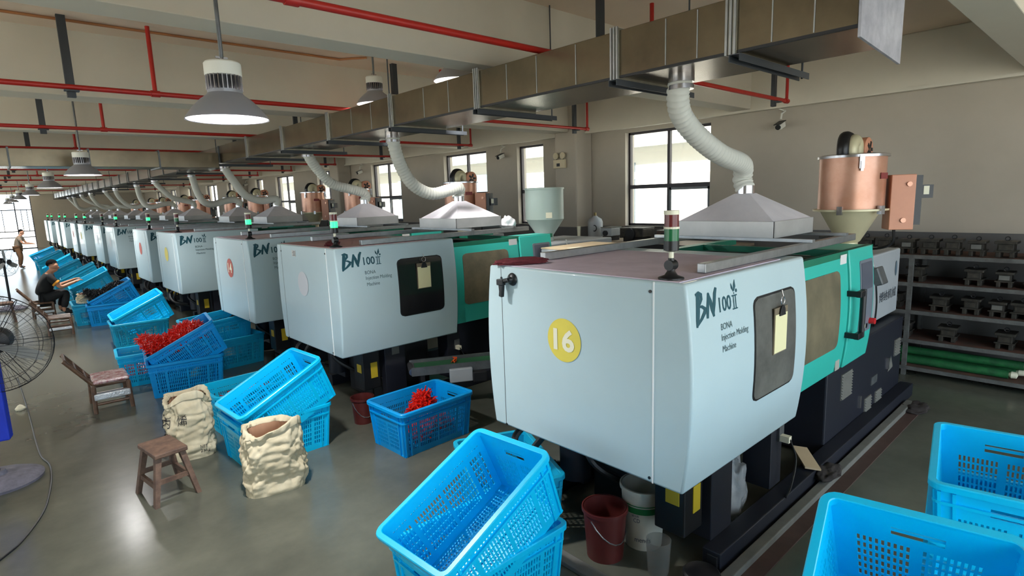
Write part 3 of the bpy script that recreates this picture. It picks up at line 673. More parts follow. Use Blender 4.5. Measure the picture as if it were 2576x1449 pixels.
def make_crate(m):
    t=thing('plastic_crate','x','crate')
    us,hu=cells([(-.305,-.22,5),(-.19,-.012,10),(.012,.19,10),(.22,.305,5)],-LT/2,LT/2,.52)
    vs,hv=cells([(.05,.27,6)],0,HC-.012,.76)
    v2,h2=cells([(.305,.311,1)],vs[-2],HC-.012,1); vs=vs[:-1]+v2[1:]; top=len(vs)-3
    hv=set(hv)
    for s in (-1,1):
        def Pl(u,v): k=(LBm+(LT-LBm)*v/HC)/LT; return (u*k,s*(WBm+(WT-WBm)*v/HC)/2,v)
        wall_grid(us,vs,lambda i,j:i in hu and (j in hv or j==top),Pl,'side_wall',m,t)
    ue,he=cells([(-.17,-.018,9),(.018,.17,9)],-WT/2,WT/2,.52)
    ue=sorted(set(ue)); 
    ve,hve=cells([(.04,.235,6)],0,HC-.012,.76); ve=ve[:-1]+[.272,.308,HC-.012]; hr=len(ve)-3
    for s in (-1,1):
        def Pe(u,v): k=(WBm+(WT-WBm)*v/HC)/WT; return (s*(LBm+(LT-LBm)*v/HC)/2,u*k,v)
        wall_grid(ue,ve,lambda i,j:(i in he and j in hve) or (j==hr and abs((ue[i]+ue[i+1])/2)<.072),Pe,'end_wall',m,t)
    nb=26; ub,hb=cells([(-LBm/2+.03,-.02,15),(.02,LBm/2-.03,15)],-LBm/2,LBm/2,.55); vb,hv3=cells([(-WBm/2+.03,WBm/2-.03,18)],-WBm/2,WBm/2,.55)
    wall_grid(ub,vb,lambda i,j:i in hb and j in hv3,lambda u,v:(u,v,.004),'crate_base',m,t)
    mb=MB()
    def rect(hx,hy,r,n=5):
        out=[]
        for cx,cy,a0 in ((hx-r,hy-r,0),(-hx+r,hy-r,90),(-hx+r,-hy+r,180),(hx-r,-hy+r,270)):
            for k in range(n+1): q=R(a0+90*k/n); out.append((cx+r*math.cos(q),cy+r*math.sin(q)))
        return out
    def sweep(pr,hx,hy,r):
        rings=[[(x,y,z) for x,y in rect(hx+d,hy+d,max(.004,r+d))] for d,z in pr]; n=len(rings[0]); vs=[p for q in rings for p in q]; k=len(pr)
        mb.add(vs,[(i*n+j,i*n+(j+1)%n,((i+1)%k)*n+(j+1)%n,((i+1)%k)*n+j) for i in range(k) for j in range(n)])
    sweep([(-.006,HC-.03),(-.006,HC-.003),(-.003,HC),(.02,HC),(.024,HC-.004),(.024,HC-.026),(.019,HC-.026),(.018,HC-.008),(0,HC-.01),(0,HC-.03)],LT/2,WT/2,.03)
    k=(HC-.085)/HC; sweep([(0,HC-.09),(0,HC-.078),(.013,HC-.078),(.013,HC-.09)],(LBm+(LT-LBm)*k)/2,(WBm+(WT-WBm)*k)/2,.02)
    mb.build('rim',m,t,smooth=True)
    for sx in (-1,1):
        for sy in (-1,1):
            mb=MB(); x0,y0,x1,y1=sx*LBm/2,sy*WBm/2,sx*LT/2,sy*WT/2
            for dx,dy in ((-sx*.06,0),(-sx*.012,0),(0,-sy*.06),(0,-sy*.012)):
                hw=.006; e=.009
                if dx: q=[(x0+dx-hw,y0),(x0+dx+hw,y0),(x0+dx+hw,y0+sy*e),(x0+dx-hw,y0+sy*e)]; q2=[(x+(x1-x0)*.9,y+(y1-y0)*.9) for x,y in q]
                else: q=[(x0,y0+dy-hw),(x0,y0+dy+hw),(x0+sx*e,y0+dy+hw),(x0+sx*e,y0+dy-hw)]; q2=[(x+(x1-x0)*.9,y+(y1-y0)*.9) for x,y in q]
                mb.add([(x,y,.004) for x,y in q]+[(x,y,HC*.9) for x,y in q2],[(0,1,2,3),(4,5,6,7),(0,1,5,4),(1,2,6,5),(2,3,7,6),(3,0,4,7)])
            mb.add([(x0-sx*.06,y0+sy*.004,.0),(x0+sx*.004,y0+sy*.004,0),(x0+sx*.004,y0-sy*.06,0),(x0-sx*.06,y0-sy*.06,0),(x0-sx*.06,y0+sy*.004,.012),(x0+sx*.004,y0+sy*.004,.012),(x0+sx*.004,y0-sy*.06,.012),(x0-sx*.06,y0-sy*.06,.012)],[(0,1,2,3),(4,5,6,7),(0,1,5,4),(1,2,6,5),(2,3,7,6),(3,0,4,7)])
            mb.build('corner_rib',m,t)
    return t
c_cy=make_crate(crate_m); TC=snap(c_cy)
def variant(m):
    return {ch[0].name:remat(ch[0],m) for ch in TC[1]}
SWB,SWT=variant(crateb_m),variant(cratet_m)
def euler(yaw,tilt,roll): return (Matrix.Rotation(R(yaw),4,'Z')@Matrix.Rotation(R(tilt),4,'Y')@Matrix.Rotation(R(roll),4,'X')).to_euler()
used=[0]
def crate(x,y,z,yaw=0,tilt=0,roll=0,label='',sw=None,group='blue plastic crates'):
    if not used[0] and sw is None: o=c_cy; used[0]=1
    else: o=dup(TC,None,sw)
    o.location=(x,y,z); o.rotation_euler=euler(yaw,tilt,roll); tag(o,label,'crate',group); return o
crate(1.60,2.06,0,0,0,0,'upright cyan crate on the floor under the tilted crate beside machine 16')
crate(1.642,2.024,.296,2.8,-24.2,-2,'empty cyan crate tilted towards the aisle beside machine 16')
crate(1.55,4.62,0,2,0,0,'upright cyan crate on the floor behind the open paper sack')
crate(1.655,4.575,.285,3.5,-25.4,0,'empty cyan crate tilted on the one behind the paper sack')
crate(1.455,7.08,0,-8,0,0,'upright blue crate under the tilted crate full of red pieces',SWB)
crate(1.579,7.086,.28,-8.4,-26,1.8,'tilted blue crate heaped with red plastic pieces',SWB)
crate(1.52,10.0,0,-3,0,0,'upright teal crate under the plain tilted crate beside the third machine',SWT)
crate(1.66,10.0,.275,-3.2,-25.8,3,'empty tilted cyan crate beside the third machine')
crate(1.50,12.35,0,-6,0,0,'upright blue crate under the tilted crate full of black pieces',SWB)
crate(1.66,12.4,.262,-4,-27,0,'tilted blue crate heaped with black plastic pieces',SWB)
crate(1.5,14.75,0,0,0,0,'upright teal crate under the tilted crate the seated worker reaches into',SWT)
crate(1.60,14.65,.3,-4,-26.5,6,'tilted teal crate the seated worker reaches into',SWT)
crate(1.62,16.6,.3,-3,-27,0,'tilted teal crate just beyond the one the seated worker reaches into',SWT)
crate(1.5,16.65,0,-2,0,0,'upright teal crate under the tilted one beyond the seated worker',SWT)
crate(2.51,3.95,.0,2.5,0,0,'upright blue crate with a small red bundle below the second machine',SWB)
crate(1.62,5.5,0,4,0,0,'upright cyan crate half hidden behind the printed sack')
crate(1.28,7.78,0,-6,0,0,'upright cyan crate holding red pieces, peeping out beside the red heap')
crate(2.1,7.72,0,6,0,0,'lower teal crate below the machine numbered 14, behind the red heap',SWT)
crate(2.05,7.98,.225,8,-3,2,'upper teal crate nested in the one below the machine numbered 14',SWT)
crate(2.24,2.58,0,65,0,0,'teal crate in the shade behind the tilted crate beside machine 16',SWT)
crate(1.22,12.75,0,88,0,0,'small looking teal crate under the striped sack near the seated worker',SWT)
FC=[(1.45,18.3,0,0,0,'lower teal crate just beyond the seated worker',SWT),(1.5,18.35,.30,-3,-24,'tilted teal crate just beyond the seated worker',SWT),(1.5,20.6,0,4,0,'teal crate far down the aisle, third stack beyond the worker, bottom one',SWT),(1.55,20.6,.30,-5,-28,'tilted crate far down the aisle, third stack beyond the worker',None),(1.45,23.2,0,0,0,'teal crate far down the aisle by the standing worker, bottom one',SWT),(1.52,23.2,.3,3,-25,'tilted crate far down the aisle by the standing worker',SWT),(1.5,26.0,0,0,0,'blue crate at the far end of the aisle, bottom one',None),(1.5,26.05,.3,2,-22,'tilted blue crate at the far end of the aisle',None)]
for x,y,z,yaw,tl,lab,sw in FC: crate(x,y,z,yaw,tl,0,lab,sw)
g='stacked crates beside the camera'
RX,RY,RYAW=2.36,.60,0
for k in range(3): crate((1.69,1.69,1.825)[k],.34,(0,.19,.505)[k],11,(0,0,-25)[k],0,['bottom cyan crate of the three high stack in the corner','middle cyan crate of the three high stack in the corner','top cyan crate tilted on the three high stack in the corner'][k],None,g)
for k in range(3): crate(3.02,.27,.23*k,9.8,0,0,['bottom cyan crate of the nested stack between the camera and the rack','middle cyan crate of the nested stack between the camera and the rack','top cyan crate of the nested stack between the camera and the rack'][k],None,g)

def heap(name,label,cat,m,loc,eul,x0,x1,y0,y1,hf,n,sz,seed):
    "loose pile of curved strips; hf(x,y) gives the surface height"
    rn=random.Random(seed); mb=MB()
    for _ in range(n):
        x,y=rn.uniform(x0,x1),rn.uniform(y0,y1); z=hf(x,y)-rn.random()**2*.05
        d=Vector((rn.gauss(0,1),rn.gauss(0,1),rn.gauss(.1,.7))).normalized(); e=d.orthogonal().normalized()*rn.uniform(-.5,.5)
        p=Vector((x,y,z)); L=sz*rn.uniform(.6,1.4)
        mb.tube([p-d*L/2,p+e*L*.35,p+d*L/2],[.005,.0075,.004],4)
    # body of the pile, under the loose strips
    nx,ny=12,8; vs=[(x0+(x1-x0)*i/nx,y0+(y1-y0)*j/ny,hf(x0+(x1-x0)*i/nx,y0+(y1-y0)*j/ny)-.065) for i in range(nx+1) for j in range(ny+1)]
    mb.add(vs,[(i*(ny+1)+j,(i+1)*(ny+1)+j,(i+1)*(ny+1)+j+1,i*(ny+1)+j+1) for i in range(nx) for j in range(ny)])
    o=mb.build(name,m,None,flip=False); o.location=loc; o.rotation_euler=eul
    return tag(o,label,cat,kind='stuff')
def hf1(x,y): q=max(0,1-(y/.26)**2); return .16+(.36-.42*(x+.1))*.80*q**.5+.04*math.sin(x*13)
heap('red_pieces','heap of bright red plastic pieces in the tilted blue crate','plastic pieces',redp_m,(1.579,7.086,.28),euler(-8.4,-26,1.8),-.31,.24,-.2,.2,hf1,2400,.1,1)
heap('black_pieces','heap of black plastic pieces in the tilted blue crate','plastic pieces',blackp_m,(1.66,12.4,.262),euler(-4,-27,0),-.31,.26,-.2,.2,hf1,1600,.11,2)
def hf2(x,y): return .12+.30*math.exp(-((x-.03)/.12)**2-((y+.02)/.12)**2)
heap('red_bundle','small bright red bundle of plastic sprues in the upright blue crate','plastic pieces',redp_m,(2.48,3.93,.0),euler(2.5,0,0),-.13,.2,-.17,.15,hf2,700,.11,3)
heap('red_pieces','red plastic pieces inside the crate beside the red heap','plastic pieces',redp_m,(1.28,7.78,0),euler(-6,0,0),-.29,.29,-.18,.18,lambda x,y:.22+.04*math.sin(x*9),350,.07,4)
heap('red_pieces','red plastic pieces inside the crate behind the printed sack','plastic pieces',redp_m,(1.62,5.5,0),euler(4,0,0),-.29,.29,-.18,.18,lambda x,y:.24+.05*math.sin(x*7+1),350,.07,5)

# ------------------------------------------------------------------ sacks
def sack(name,label,loc,rot,rx,ry,h,seed,lean=0,text=None,inner=None):
    t=thing(name,label,'sack',loc,(0,0,rot))
    nt_,nz=120,60; 
    def Psf(q,s,d=0):
        z=h*s*(1-.0); cz=1+.10*math.sin(PI*min(1,s*1.1))-.05*s
        ex=.62
        cx_=math.copysign(abs(math.cos(q))**ex,math.cos(q)); cy_=math.copysign(abs(math.sin(q))**ex,math.sin(q))
        p=Vector((cx_*(rx+d)*cz,cy_*(ry+d)*cz*(1-.12*s),z))
        w=.028*noise.noise(Vector((math.cos(q)*1.6,math.sin(q)*1.6,s*5+seed)))+.014*noise.noise(Vector((math.cos(q)*5,math.sin(q)*5,s*13+seed)))
        n1=noise.noise(Vector((math.cos(q)*2.1+seed,math.sin(q)*2.1,s*4.2))); n2=noise.noise(Vector((math.cos(q)*3.4,math.sin(q)*3.4+seed,s*7.5)))
        w-=.010*max(0,1-6*abs(n1))+.006*max(0,1-6*abs(n2))
        w*=min(1,s*5+.25)
        p.x+=cx_*w+lean*s*h; p.y+=cy_*w; 
        if s>.8: p.z+=(s-.8)*h*.9*(.5*math.sin(2*q+seed)+.5*math.sin(q*3+1+seed))*.55
        return p
    vs=[];fs=[]
    for i in range(nz+1):
        s=i/nz; vs+=[Psf(2*PI*j/nt_,s) for j in range(nt_)]
    for i in range(nz):
        for j in range(nt_): fs.append((i*nt_+j,i*nt_+(j+1)%nt_,(i+1)*nt_+(j+1)%nt_,(i+1)*nt_+j))
    fs.append(tuple(range(nt_))[::-1])
    mb=MB(); mb.add(vs,fs).build('sack_body',sack_m,t,smooth=True,ang=60,flip=False)
    # folded lip and inside
    vs=[];fs=[]
    for i,(s,d) in enumerate([(.93,.012),(1.0,.012),(1.015,.004),(1.0,-.012),(.95,-.018)]): vs+=[Psf(2*PI*j/nt_,s,d) for j in range(nt_)]
    for i in range(4):
        for j in range(nt_): fs.append((i*nt_+j,i*nt_+(j+1)%nt_,(i+1)*nt_+(j+1)%nt_,(i+1)*nt_+j))
    MB().add(vs,fs).build('rolled_mouth',sack_m,t,smooth=True,ang=70,flip=False)
    vs=[Psf(2*PI*j/nt_,s_,-.03) for s_ in (.955,.8,.6) for j in range(nt_)]; fs=[(i*nt_+j,i*nt_+(j+1)%nt_,(i+1)*nt_+(j+1)%nt_,(i+1)*nt_+j) for i in range(2) for j in range(nt_)]
    MB().add(vs,fs).build('liner',mat('sack_liner',(176,136,108),.8),t,smooth=True,flip=False)
    vs=[];fs=[]
    for k in (1,.5,.02): vs+=[Vector((Psf(2*PI*j/nt_,.62,-.04).x*k,Psf(2*PI*j/nt_,.62,-.04).y*k,h*(.66+.05*(1-k)+.03*noise.noise(Vector((j*.3,k*4,seed)))))) for j in range(nt_)]
    for i in range(2):
        for j in range(nt_): fs.append((i*nt_+j,i*nt_+(j+1)%nt_,(i+1)*nt_+(j+1)%nt_,(i+1)*nt_+j))
    MB().add(vs,fs).build('contents',inner or sackin_m,t,smooth=True,flip=False)
    if text:
        mb=MB()
        for body,q0,q1,s0,s1 in text: put_text(mb,body,q0,q1,s0,s1,lambda u,s:Psf(-math.acos(math.copysign(min(1,abs(u))**1.613,u)),s,.009))
        mb.build('print',ink_m,t,flip=False)
    return t
sack('woven_sack','cream woven sack with rolled open mouth standing before the cyan crates',(1.30,4.02,0),R(-12),.2,.125,.47,3,lean=.02)
sack('woven_sack','cream woven sack with black printed characters beside the wooden stool',(1.03,5.1,0),R(-10),.165,.155,.5,11,text=[('丙',-1.0,-.78,.58,.75),('烯',-.5,-.12,.60,.77),('PP',-.99,-.8,.43,.52),('25kg',.25,.6,.09,.15),('NET',.25,.5,.18,.23)])
t=sack('striped_sack','crumpled cream and red sack on the crate near the seated worker',(1.2,12.72,.375),R(80),.2,.15,.16,21,inner=mat('sack_red',(176,44,50),.7))

# ------------------------------------------------------------------ stool and bamboo chairs
def leg(mb,p0,p1,w0,w1,d0=None,d1=None):
    d0=d0 or w0;d1=d1 or w1
    q=lambda p,w,d:[(p[0]-w,p[1]-d,p[2]),(p[0]+w,p[1]-d,p[2]),(p[0]+w,p[1]+d,p[2]),(p[0]-w,p[1]+d,p[2])]
    return mb.add(q(p0,w0,d0)+q(p1,w1,d1),[(0,3,2,1),(4,5,6,7),(0,1,5,4),(1,2,6,5),(2,3,7,6),(3,0,4,7)])
t=thing('wooden_stool','small square brown wooden stool standing on the open floor','stool',(.72,4.50,0),(0,0,R(8)))
MB().box(-.105,.105,-.165,.165,.325,.36).build('seat',wood_m,t,bev=.008)
for sx in (-1,1):
    for sy in (-1,1): leg(MB(),(sx*.135,sy*.17,0),(sx*.075,sy*.12,.325),.014,.019,.02,.022).build('leg',wood_m,t)
for sx in (-1,1): MB().box(sx*.11-.01,sx*.11+.01,-.14,.14,.11,.145).build('stretcher',wood_m,t)
for sy in (-1,1): MB().box(-.1,.1,sy*.145-.01,sy*.145+.01,.14,.17).build('stretcher',wood_m,t)
def chair(loc,rot,label,cushion):
    t=thing('bamboo_chair',label,'chair',loc,(0,0,rot),'low bamboo chairs in the aisle')
    w,d,h=.145,.2,.27
    for sy,ls in ((-1,'f'),(1,'b')):
        for sx in (-1,1): MB().cyl((sx*(w+.01),sy*(d+.02),0),(sx*w,sy*d,h),.02,.022,10).build('leg',bamboo_m,t,smooth=True)
    for sx in (-1,1): MB().cyl((sx*w,-d-.02,h),(sx*w,d+.02,h),.018,n=10).build('seat_rail',bamboo_m,t,smooth=True)
    for z in (.09,.17): MB().cyl((-w,-d-.01,z),(w,-d-.01,z),.014,n=8).cyl((-w,d+.01,z),(w,d+.01,z),.014,n=8).build('rung',bamboo_m,t,smooth=True)
    if not cushion:
        for k in range(5): MB().cyl((-w,-d+.02+k*.09,h+.012),(w,-d+.02+k*.09,h+.012),.017,n=8).build('seat_slat',bamboo_m,t,smooth=True)
    for sy in (-1,1): MB().tube([(w*.9-.3*0,sy*(d-.03),h),(-w,sy*(d-.03),h+.02),(-w-.2,sy*(d-.03),h+.3)],.02,10).build('back_post',bamboo_m,t,smooth=True)
    for k in range(3): MB().cyl((-w-.05-.07*k,-d+.03,h+.1+.1*k),(-w-.05-.07*k,d-.03,h+.1+.1*k),.013,n=8).build('back_rail',bamboo_m,t,smooth=True)
    for sy in (-.5,.0,.5): MB().cyl((-w-.05,sy*d,h+.1),(-w-.19,sy*d,h+.3),.009,n=6).build('back_slat',bamboo_m,t)
    if cushion:
        MB().box(-w+.0,w+.02,-d,d,h+.015,h+.055).build('cushion',mat('cushion_stripe',(150,62,78),.25,rgb2=(214,196,196),scale=26,coat=.5),t,bev=.018)
        MB().box(-w-.01,w+.01,-d-.035,-d+.02,.13,.2).build('plastic_wrap',wrap_m,t,bev=.015)
    else: MB().box(-w-.01,w+.01,-d-.035,-d+.02,.09,.14).build('plastic_wrap',wrap_m,t,bev=.015)
    return t
chair((.74,7.05,0),R(-2),'low brown bamboo chair with a red patterned cushion facing the red heap',True)
chair((.72,11.95,0),R(-4),'low brown bamboo chair with bare slats just before the seated worker',False)
chair((.64,14.2,0),0,'low bamboo chair under the seated worker',False)

# ------------------------------------------------------------------ people
def skin_body(name,pts,edges,m,parent,subs=2,root=0):
    me=bpy.data.meshes.new(name); me.from_pydata([p[:3] for p in pts],edges,[]); me.materials.append(m)
    o=link(name,me,parent); md=o.modifiers.new('skin','SKIN'); md.use_smooth_shade=True
    sv=me.skin_vertices[0].data
    for i,p in enumerate(pts):
        r=p[3]; sv[i].radius=(r,p[4] if len(p)>4 else r); sv[i].use_root=(i==root)
    ss=o.modifiers.new('smooth','SUBSURF'); ss.levels=subs; ss.render_levels=subs
    return o
def chain(pts,edges,frm,new):
    last=frm
    for p in new: pts.append(p); edges.append((last,len(pts)-1)); last=len(pts)-1
    return last
def person(label,loc,J,m_shirt,m_tr,rot=0):
    "J: joints in metres, facing +x"
    t=thing('person',label,'person',loc,(0,0,rot)); pts=[(*J['pelvis'],.12)]; ed=[]
    ch=chain(pts,ed,0,[(*J['waist'],.115),(*J['chest'],.125),(*J['collar'],.085)])
    nk=chain(pts,ed,ch,[(*J['neck'],.048)])
    h=Vector(J['head']); f=Vector(J.get('face',(1,0,0))); f.normalize()
    q=lambda k,dz:tuple(h+f*k+Vector((0,0,dz)))
    hd=chain(pts,ed,nk,[(*q(.0,-.055),.06),(*q(.005,.0),.082),(*q(-.005,.06),.083),(*q(-.01,.1),.055)])
    hi=hd-2; chain(pts,ed,hi-1,[(*q(.075,-.045),.028)]); chain(pts,ed,hi,[(*q(.1,-.005),.013)])
    for s in (-1,1): chain(pts,ed,hi,[(h.x-f.x*.01,h.y+s*.088,h.z-.005,.014)])
    for s,k in ((-1,'r'),(1,'l')):
        sh=chain(pts,ed,2,[(*J['sh'+k],.055),(*J['el'+k],.042),(*J['wr'+k],.027)])
        w=Vector(J['wr'+k]); d=(w-Vector(J['el'+k])).normalized(); sd=d.cross(Vector((0,0,1))).normalized()
        pm=chain(pts,ed,sh,[(*(w+d*.06),.03)])
        for j in range(4): b=w+d*.085+sd*(j-1.5)*.02; chain(pts,ed,pm,[(*b,.01),(*(b+d*(.035+.008*(j in (1,2)))+Vector((0,0,-.012))),.009),(*(b+d*.055+Vector((0,0,-.035))),.008)])
        chain(pts,ed,sh,[(*(w+d*.03-sd*s*.035),.011),(*(w+d*.065-sd*s*.05),.009)])
        chain(pts,ed,0,[(*J['hip'+k],.085),(*J['kn'+k],.06),(*J['an'+k],.038),(*J['to'+k],.032)])
    skin_body('body',pts,ed,skin_m,t)
    sp=[(*J['pelvis'],.145),(*J['waist'],.145),(*J['chest'],.152),(*J['collar'],.105)]; se=[(0,1),(1,2),(2,3)]
    for k in 'rl':
        s0=Vector(J['sh'+k]); e0=Vector(J['el'+k]); chain(sp,se,2,[(*s0,.075),(*s0.lerp(e0,.62),.066)])
    skin_body('shirt',sp,se,m_shirt,t)
    tp=[(*J['pelvis'],.14)]; te=[]
    for k in 'rl': chain(tp,te,0,[(*J['hip'+k],.105),(*J['kn'+k],.078),(*Vector(J['an'+k]).lerp(Vector(J['kn'+k]),.12),.058)])
    skin_body('trousers',tp,te,m_tr,t)
    for k in 'rl':
        a_,b_=Vector(J['an'+k]),Vector(J['to'+k]); skin_body('shoe',[(*a_,.05),(*(a_.lerp(b_,.5)-Vector((0,0,.012))),.045),(*b_,.04)],[(0,1),(1,2)],black_m,t)
    bm=bmesh.new(); bmesh.ops.create_icosphere(bm,subdivisions=3,radius=1)
    bmesh.ops.delete(bm,geom=[v for v in bm.verts if v.co.z<.12 and v.co.dot(f)>.22 or v.co.z<-.15 and v.co.dot(f)>-.3 or v.co.z<-.6],context='VERTS')
    for v in bm.verts: v.co=h+Vector((v.co.x*.094,v.co.y*.093,v.co.z*.088+.052))-f*.014
    for fc in bm.faces: fc.smooth=True
    me=bpy.data.meshes.new('hair'); bm.to_mesh(me); bm.free(); me.materials.append(hair_m); link('hair',me,t)
    mb=MB()
    for s in (-1,1): mb.lathe([(.0,-.004),(.012,0),(.0,.004)],(h.x+f.x*.083,h.y+s*.033,h.z+.02),8,'x',False)
    mb.build('eye',hair_m,t); mb=MB(); mb.box(h.x+f.x*.1-.012,h.x+f.x*.1,h.y-.022,h.y+.022,h.z-.055,h.z-.047).build('mouth',mat('lip',(150,84,74),.5),t)
    return t
J=dict(pelvis=(0,0,.38),waist=(.03,0,.5),chest=(.10,0,.67),collar=(.15,0,.79),neck=(.18,0,.86),head=(.225,0,.95),face=(.9,-.15,-.25),
  shr=(.13,-.19,.77),elr=(.28,-.24,.55),wrr=(.51,-.16,.63),shl=(.13,.19,.77),ell=(.28,.24,.55),wrl=(.5,.14,.64),
  hipr=(.05,-.1,.36),knr=(.37,-.16,.46),anr=(.27,-.16,.09),tor=(.43,-.17,.05),hipl=(.05,.1,.36),knl=(.36,.17,.45),anl=(.24,.16,.09),tol=(.4,.17,.05))
PSC=1
p1=person('person in black shirt and trousers sitting on a low chair, reaching into a tilted crate',(.66,14.2,0),J,shirt_m,trou_m)
MB().cyl((.205,-.214,.655),(.228,-.222,.63),.073,n=16).build('sleeve_print',mat('sleeve_orange',(222,150,40),.7),p1,smooth=True)
J2=dict(pelvis=(0,0,.88),waist=(.03,0,1.0),chest=(.09,0,1.2),collar=(.14,0,1.34),neck=(.17,0,1.4),head=(.21,0,1.5),face=(.9,0,-.3),
  shr=(.12,-.19,1.3),elr=(.25,-.25,1.05),wrr=(.45,-.16,1.02),shl=(.12,.19,1.3),ell=(.25,.25,1.05),wrl=(.45,.16,1.02),
  hipr=(0,-.1,.84),knr=(.06,-.11,.48),anr=(0,-.11,.08),tor=(.15,-.12,.04),hipl=(0,.1,.84),knl=(.05,.11,.48),anl=(-.02,.11,.08),tol=(.13,.12,.04))
person('person in beige top and brown trousers standing far down the aisle',(.8,27.5,0),J2,mat('top_beige',(150,134,116),.85),mat('trousers_brown',(120,86,58),.85),R(-15)).scale=(.86,.86,.86)

# ------------------------------------------------------------------ fans
def fan(loc,rot,label,zc,rad,sleeve,hx=0):
    t=thing('pedestal_fan',label,'fan',loc,(0,0,rot))
    MB().lathe([(.0,.0),(.27,.0),(.275,.02),(.2,.055),(.06,.07),(.05,.1)],(0,0,0),32).build('base',fbase_m,t,smooth=True)
    MB().cyl((0,0,.07),(0,0,zc-.05),.022,n=12).build('pole',black_m,t,smooth=True)
    if sleeve: MB().box(-.05,.12,-.055,.055,.33,.98).build('pole_sleeve',blue_m,t,bev=.012)
    MB().lathe([(.05,.02),(.085,.04),(.085,.2),(.05,.24)],(hx,0,zc),20,'y').build('motor',dark_m,t,smooth=True)
    if hx: MB().box(-.02,hx,.05,.1,zc-.05,zc+.0).build('neck_bracket',dark_m,t,bev=.005)
    for nm,sg in (('front_grille',-1),('rear_grille',1)):
        mb=MB()
        for q,d in ((rad,.0),(rad*.97,.045),(rad*.78,.075),(rad*.45,.092),(.05,.1)): mb.ring((hx,sg*d-.04,zc),q,.0032 if q==rad else .0018,'y',40,5)
        for k in range(54):
            an=2*PI*k/54; dx,dz=math.cos(an),math.sin(an)
            r_=.003 if k%9==0 else .0011
            mb.tube([(hx+dx*q,sg*d-.04,zc+dz*q) for q,d in ((.05,.1),(rad*.45,.092),(rad*.78,.075),(rad*.97,.045),(rad,.0))],r_,4,False)
        mb.build(nm,wire_m,t)
    for k in range(3):
        mb=MB(); mb.T=Matrix.Translation((hx,-.05,zc))@Matrix.Rotation(2*PI*k/3+.4,4,'Y')@Matrix.Rotation(R(22),4,'X')
        mb.prism([(.03,-.02),(rad*.5,-.06),(rad*.85,-.05),(rad*.88,.02),(rad*.5,.04),(.03,.02)],'y',-.002,.002).build('blade',mat('fan_blade',(172,174,172),.35,.4),t)
    MB().cyl((hx,-.13,zc),(hx,-.145,zc),.05,n=18).build('hub_cap',dark_m,t)
    return t
fan((-.17,5.62,0),R(-12),'big wire caged pedestal fan with a blue sleeved pole at the aisle edge',1.06,.36,True,.11)
fan((.20,15.9,0),R(40),'dark pedestal fan standing farther down the aisle by the window glare',1.0,.3,False)
t=thing('wooden_stool','small brown wooden stool behind the big fan','stool',(.05,14.1,0))
MB().box(-.17,.17,-.17,.17,.33,.37).build('seat',wood_m,t,bev=.008)
for sx in (-1,1):
    for sy in (-1,1): leg(MB(),(sx*.16,sy*.16,0),(sx*.13,sy*.13,.33),.02,.02).build('leg',wood_m,t)
mb=MB(); mb.tube(cr_path([(-.12,5.72,.03),(.06,9.1,.008),(.076,8.1,.008),(.086,7.25,.008),(.088,6.43,.008),(.1,5.96,.008),(.136,5.72,.008),(.129,5.44,.008),(.097,5.13,.008),(.043,4.81,.008),(-.073,4.48,.008),(-.19,4.3,.008),(-.5,3.9,.008)][1:],6),.006,6)
tag(mb.build('floor_cable',black_m,None),'thin black cable trailing across the floor past the fan','cable')
mb=MB(); mb.lathe([(.0,0),(.04,.002),(.045,.02),(.02,.05),(0,.06)],(.03,7.6,0),12); tag(mb.build('paper_scrap',wprint_m,None,smooth=True),'crumpled white paper scrap on the floor behind the fan','paper')

# ------------------------------------------------------------------ things under and beside the machines
def bucket(name,loc,r,h,m,label,handle=True,band=None,text=None,rot=0):
    t=thing(name,label,'bucket',loc,(0,0,rot))
    MB().lathe([(r*.84,0),(r,h),(r-.006,h),(r*.84-.006,.006),(0,.006)],(0,0,0),28,cap=False).build('bucket_body',m,t,smooth=True)
    MB().lathe([(r,h-.02),(r+.008,h-.02),(r+.008,h),(r-.004,h),(r-.004,h-.02)],(0,0,0),28,cap=False).build('bucket_rim',m,t,smooth=True)
    MB().lathe([(r*.84,0),(0,0.001)],(0,0,0),28,cap=False).build('bucket_base',m,t)
    if handle: MB().tube([(r*math.cos(q),-r*math.sin(q)*.9,h*.85-.14*math.sin(q)) for q in [PI*k/10 for k in range(11)]],.004,6).build('bail_handle',steel_m,t)
    rz=lambda z,d=.002: r*(.84+.16*z/h)+d
    if band:
        for z0,z1 in band: MB().lathe([(rz(z0),z0),(rz(z1),z1)],(0,0,0),36,cap=False).build('printed_band',green_pr,t,smooth=True)
    if text:
        mb=MB()
        for s,q0,q1,z0,z1 in text: put_text(mb,s,q0,q1,z0,z1,lambda q,z:(rz(z,.003)*math.cos(q),rz(z,.003)*math.sin(q),z))
        mb.build('print',mat('bucket_ink',(46,60,84),.6),t,flip=False)
    return t
bucket('plastic_bucket',(2.33,1.86,0),.12,.29,bucket_m,'open maroon bucket under the front of machine 16')
bucket('paint_bucket',(2.58,1.78,0),.125,.36,bwhite_m,'white paint bucket with green bands under machine 16',False,[(.225,.262),(.27,.276)],[('CD',R(188),R(206),.175,.2),('瓷砖',R(182),R(204),.205,.222),('mends',R(190),R(236),.055,.085)])
t=thing('measuring_beaker','cloudy plastic beaker on the floor under machine 16','beaker',(2.4,1.56,0))
MB().lathe([(.055,0),(.066,.19),(.063,.19),(.052,.005),(0,.005)],(0,0,0),24,cap=False).build('beaker_wall',clear_m,t,smooth=True)
bucket('plastic_bucket',(2.34,4.66,0),.1,.24,bucket_m,'maroon bucket with wire handle under the second machine')
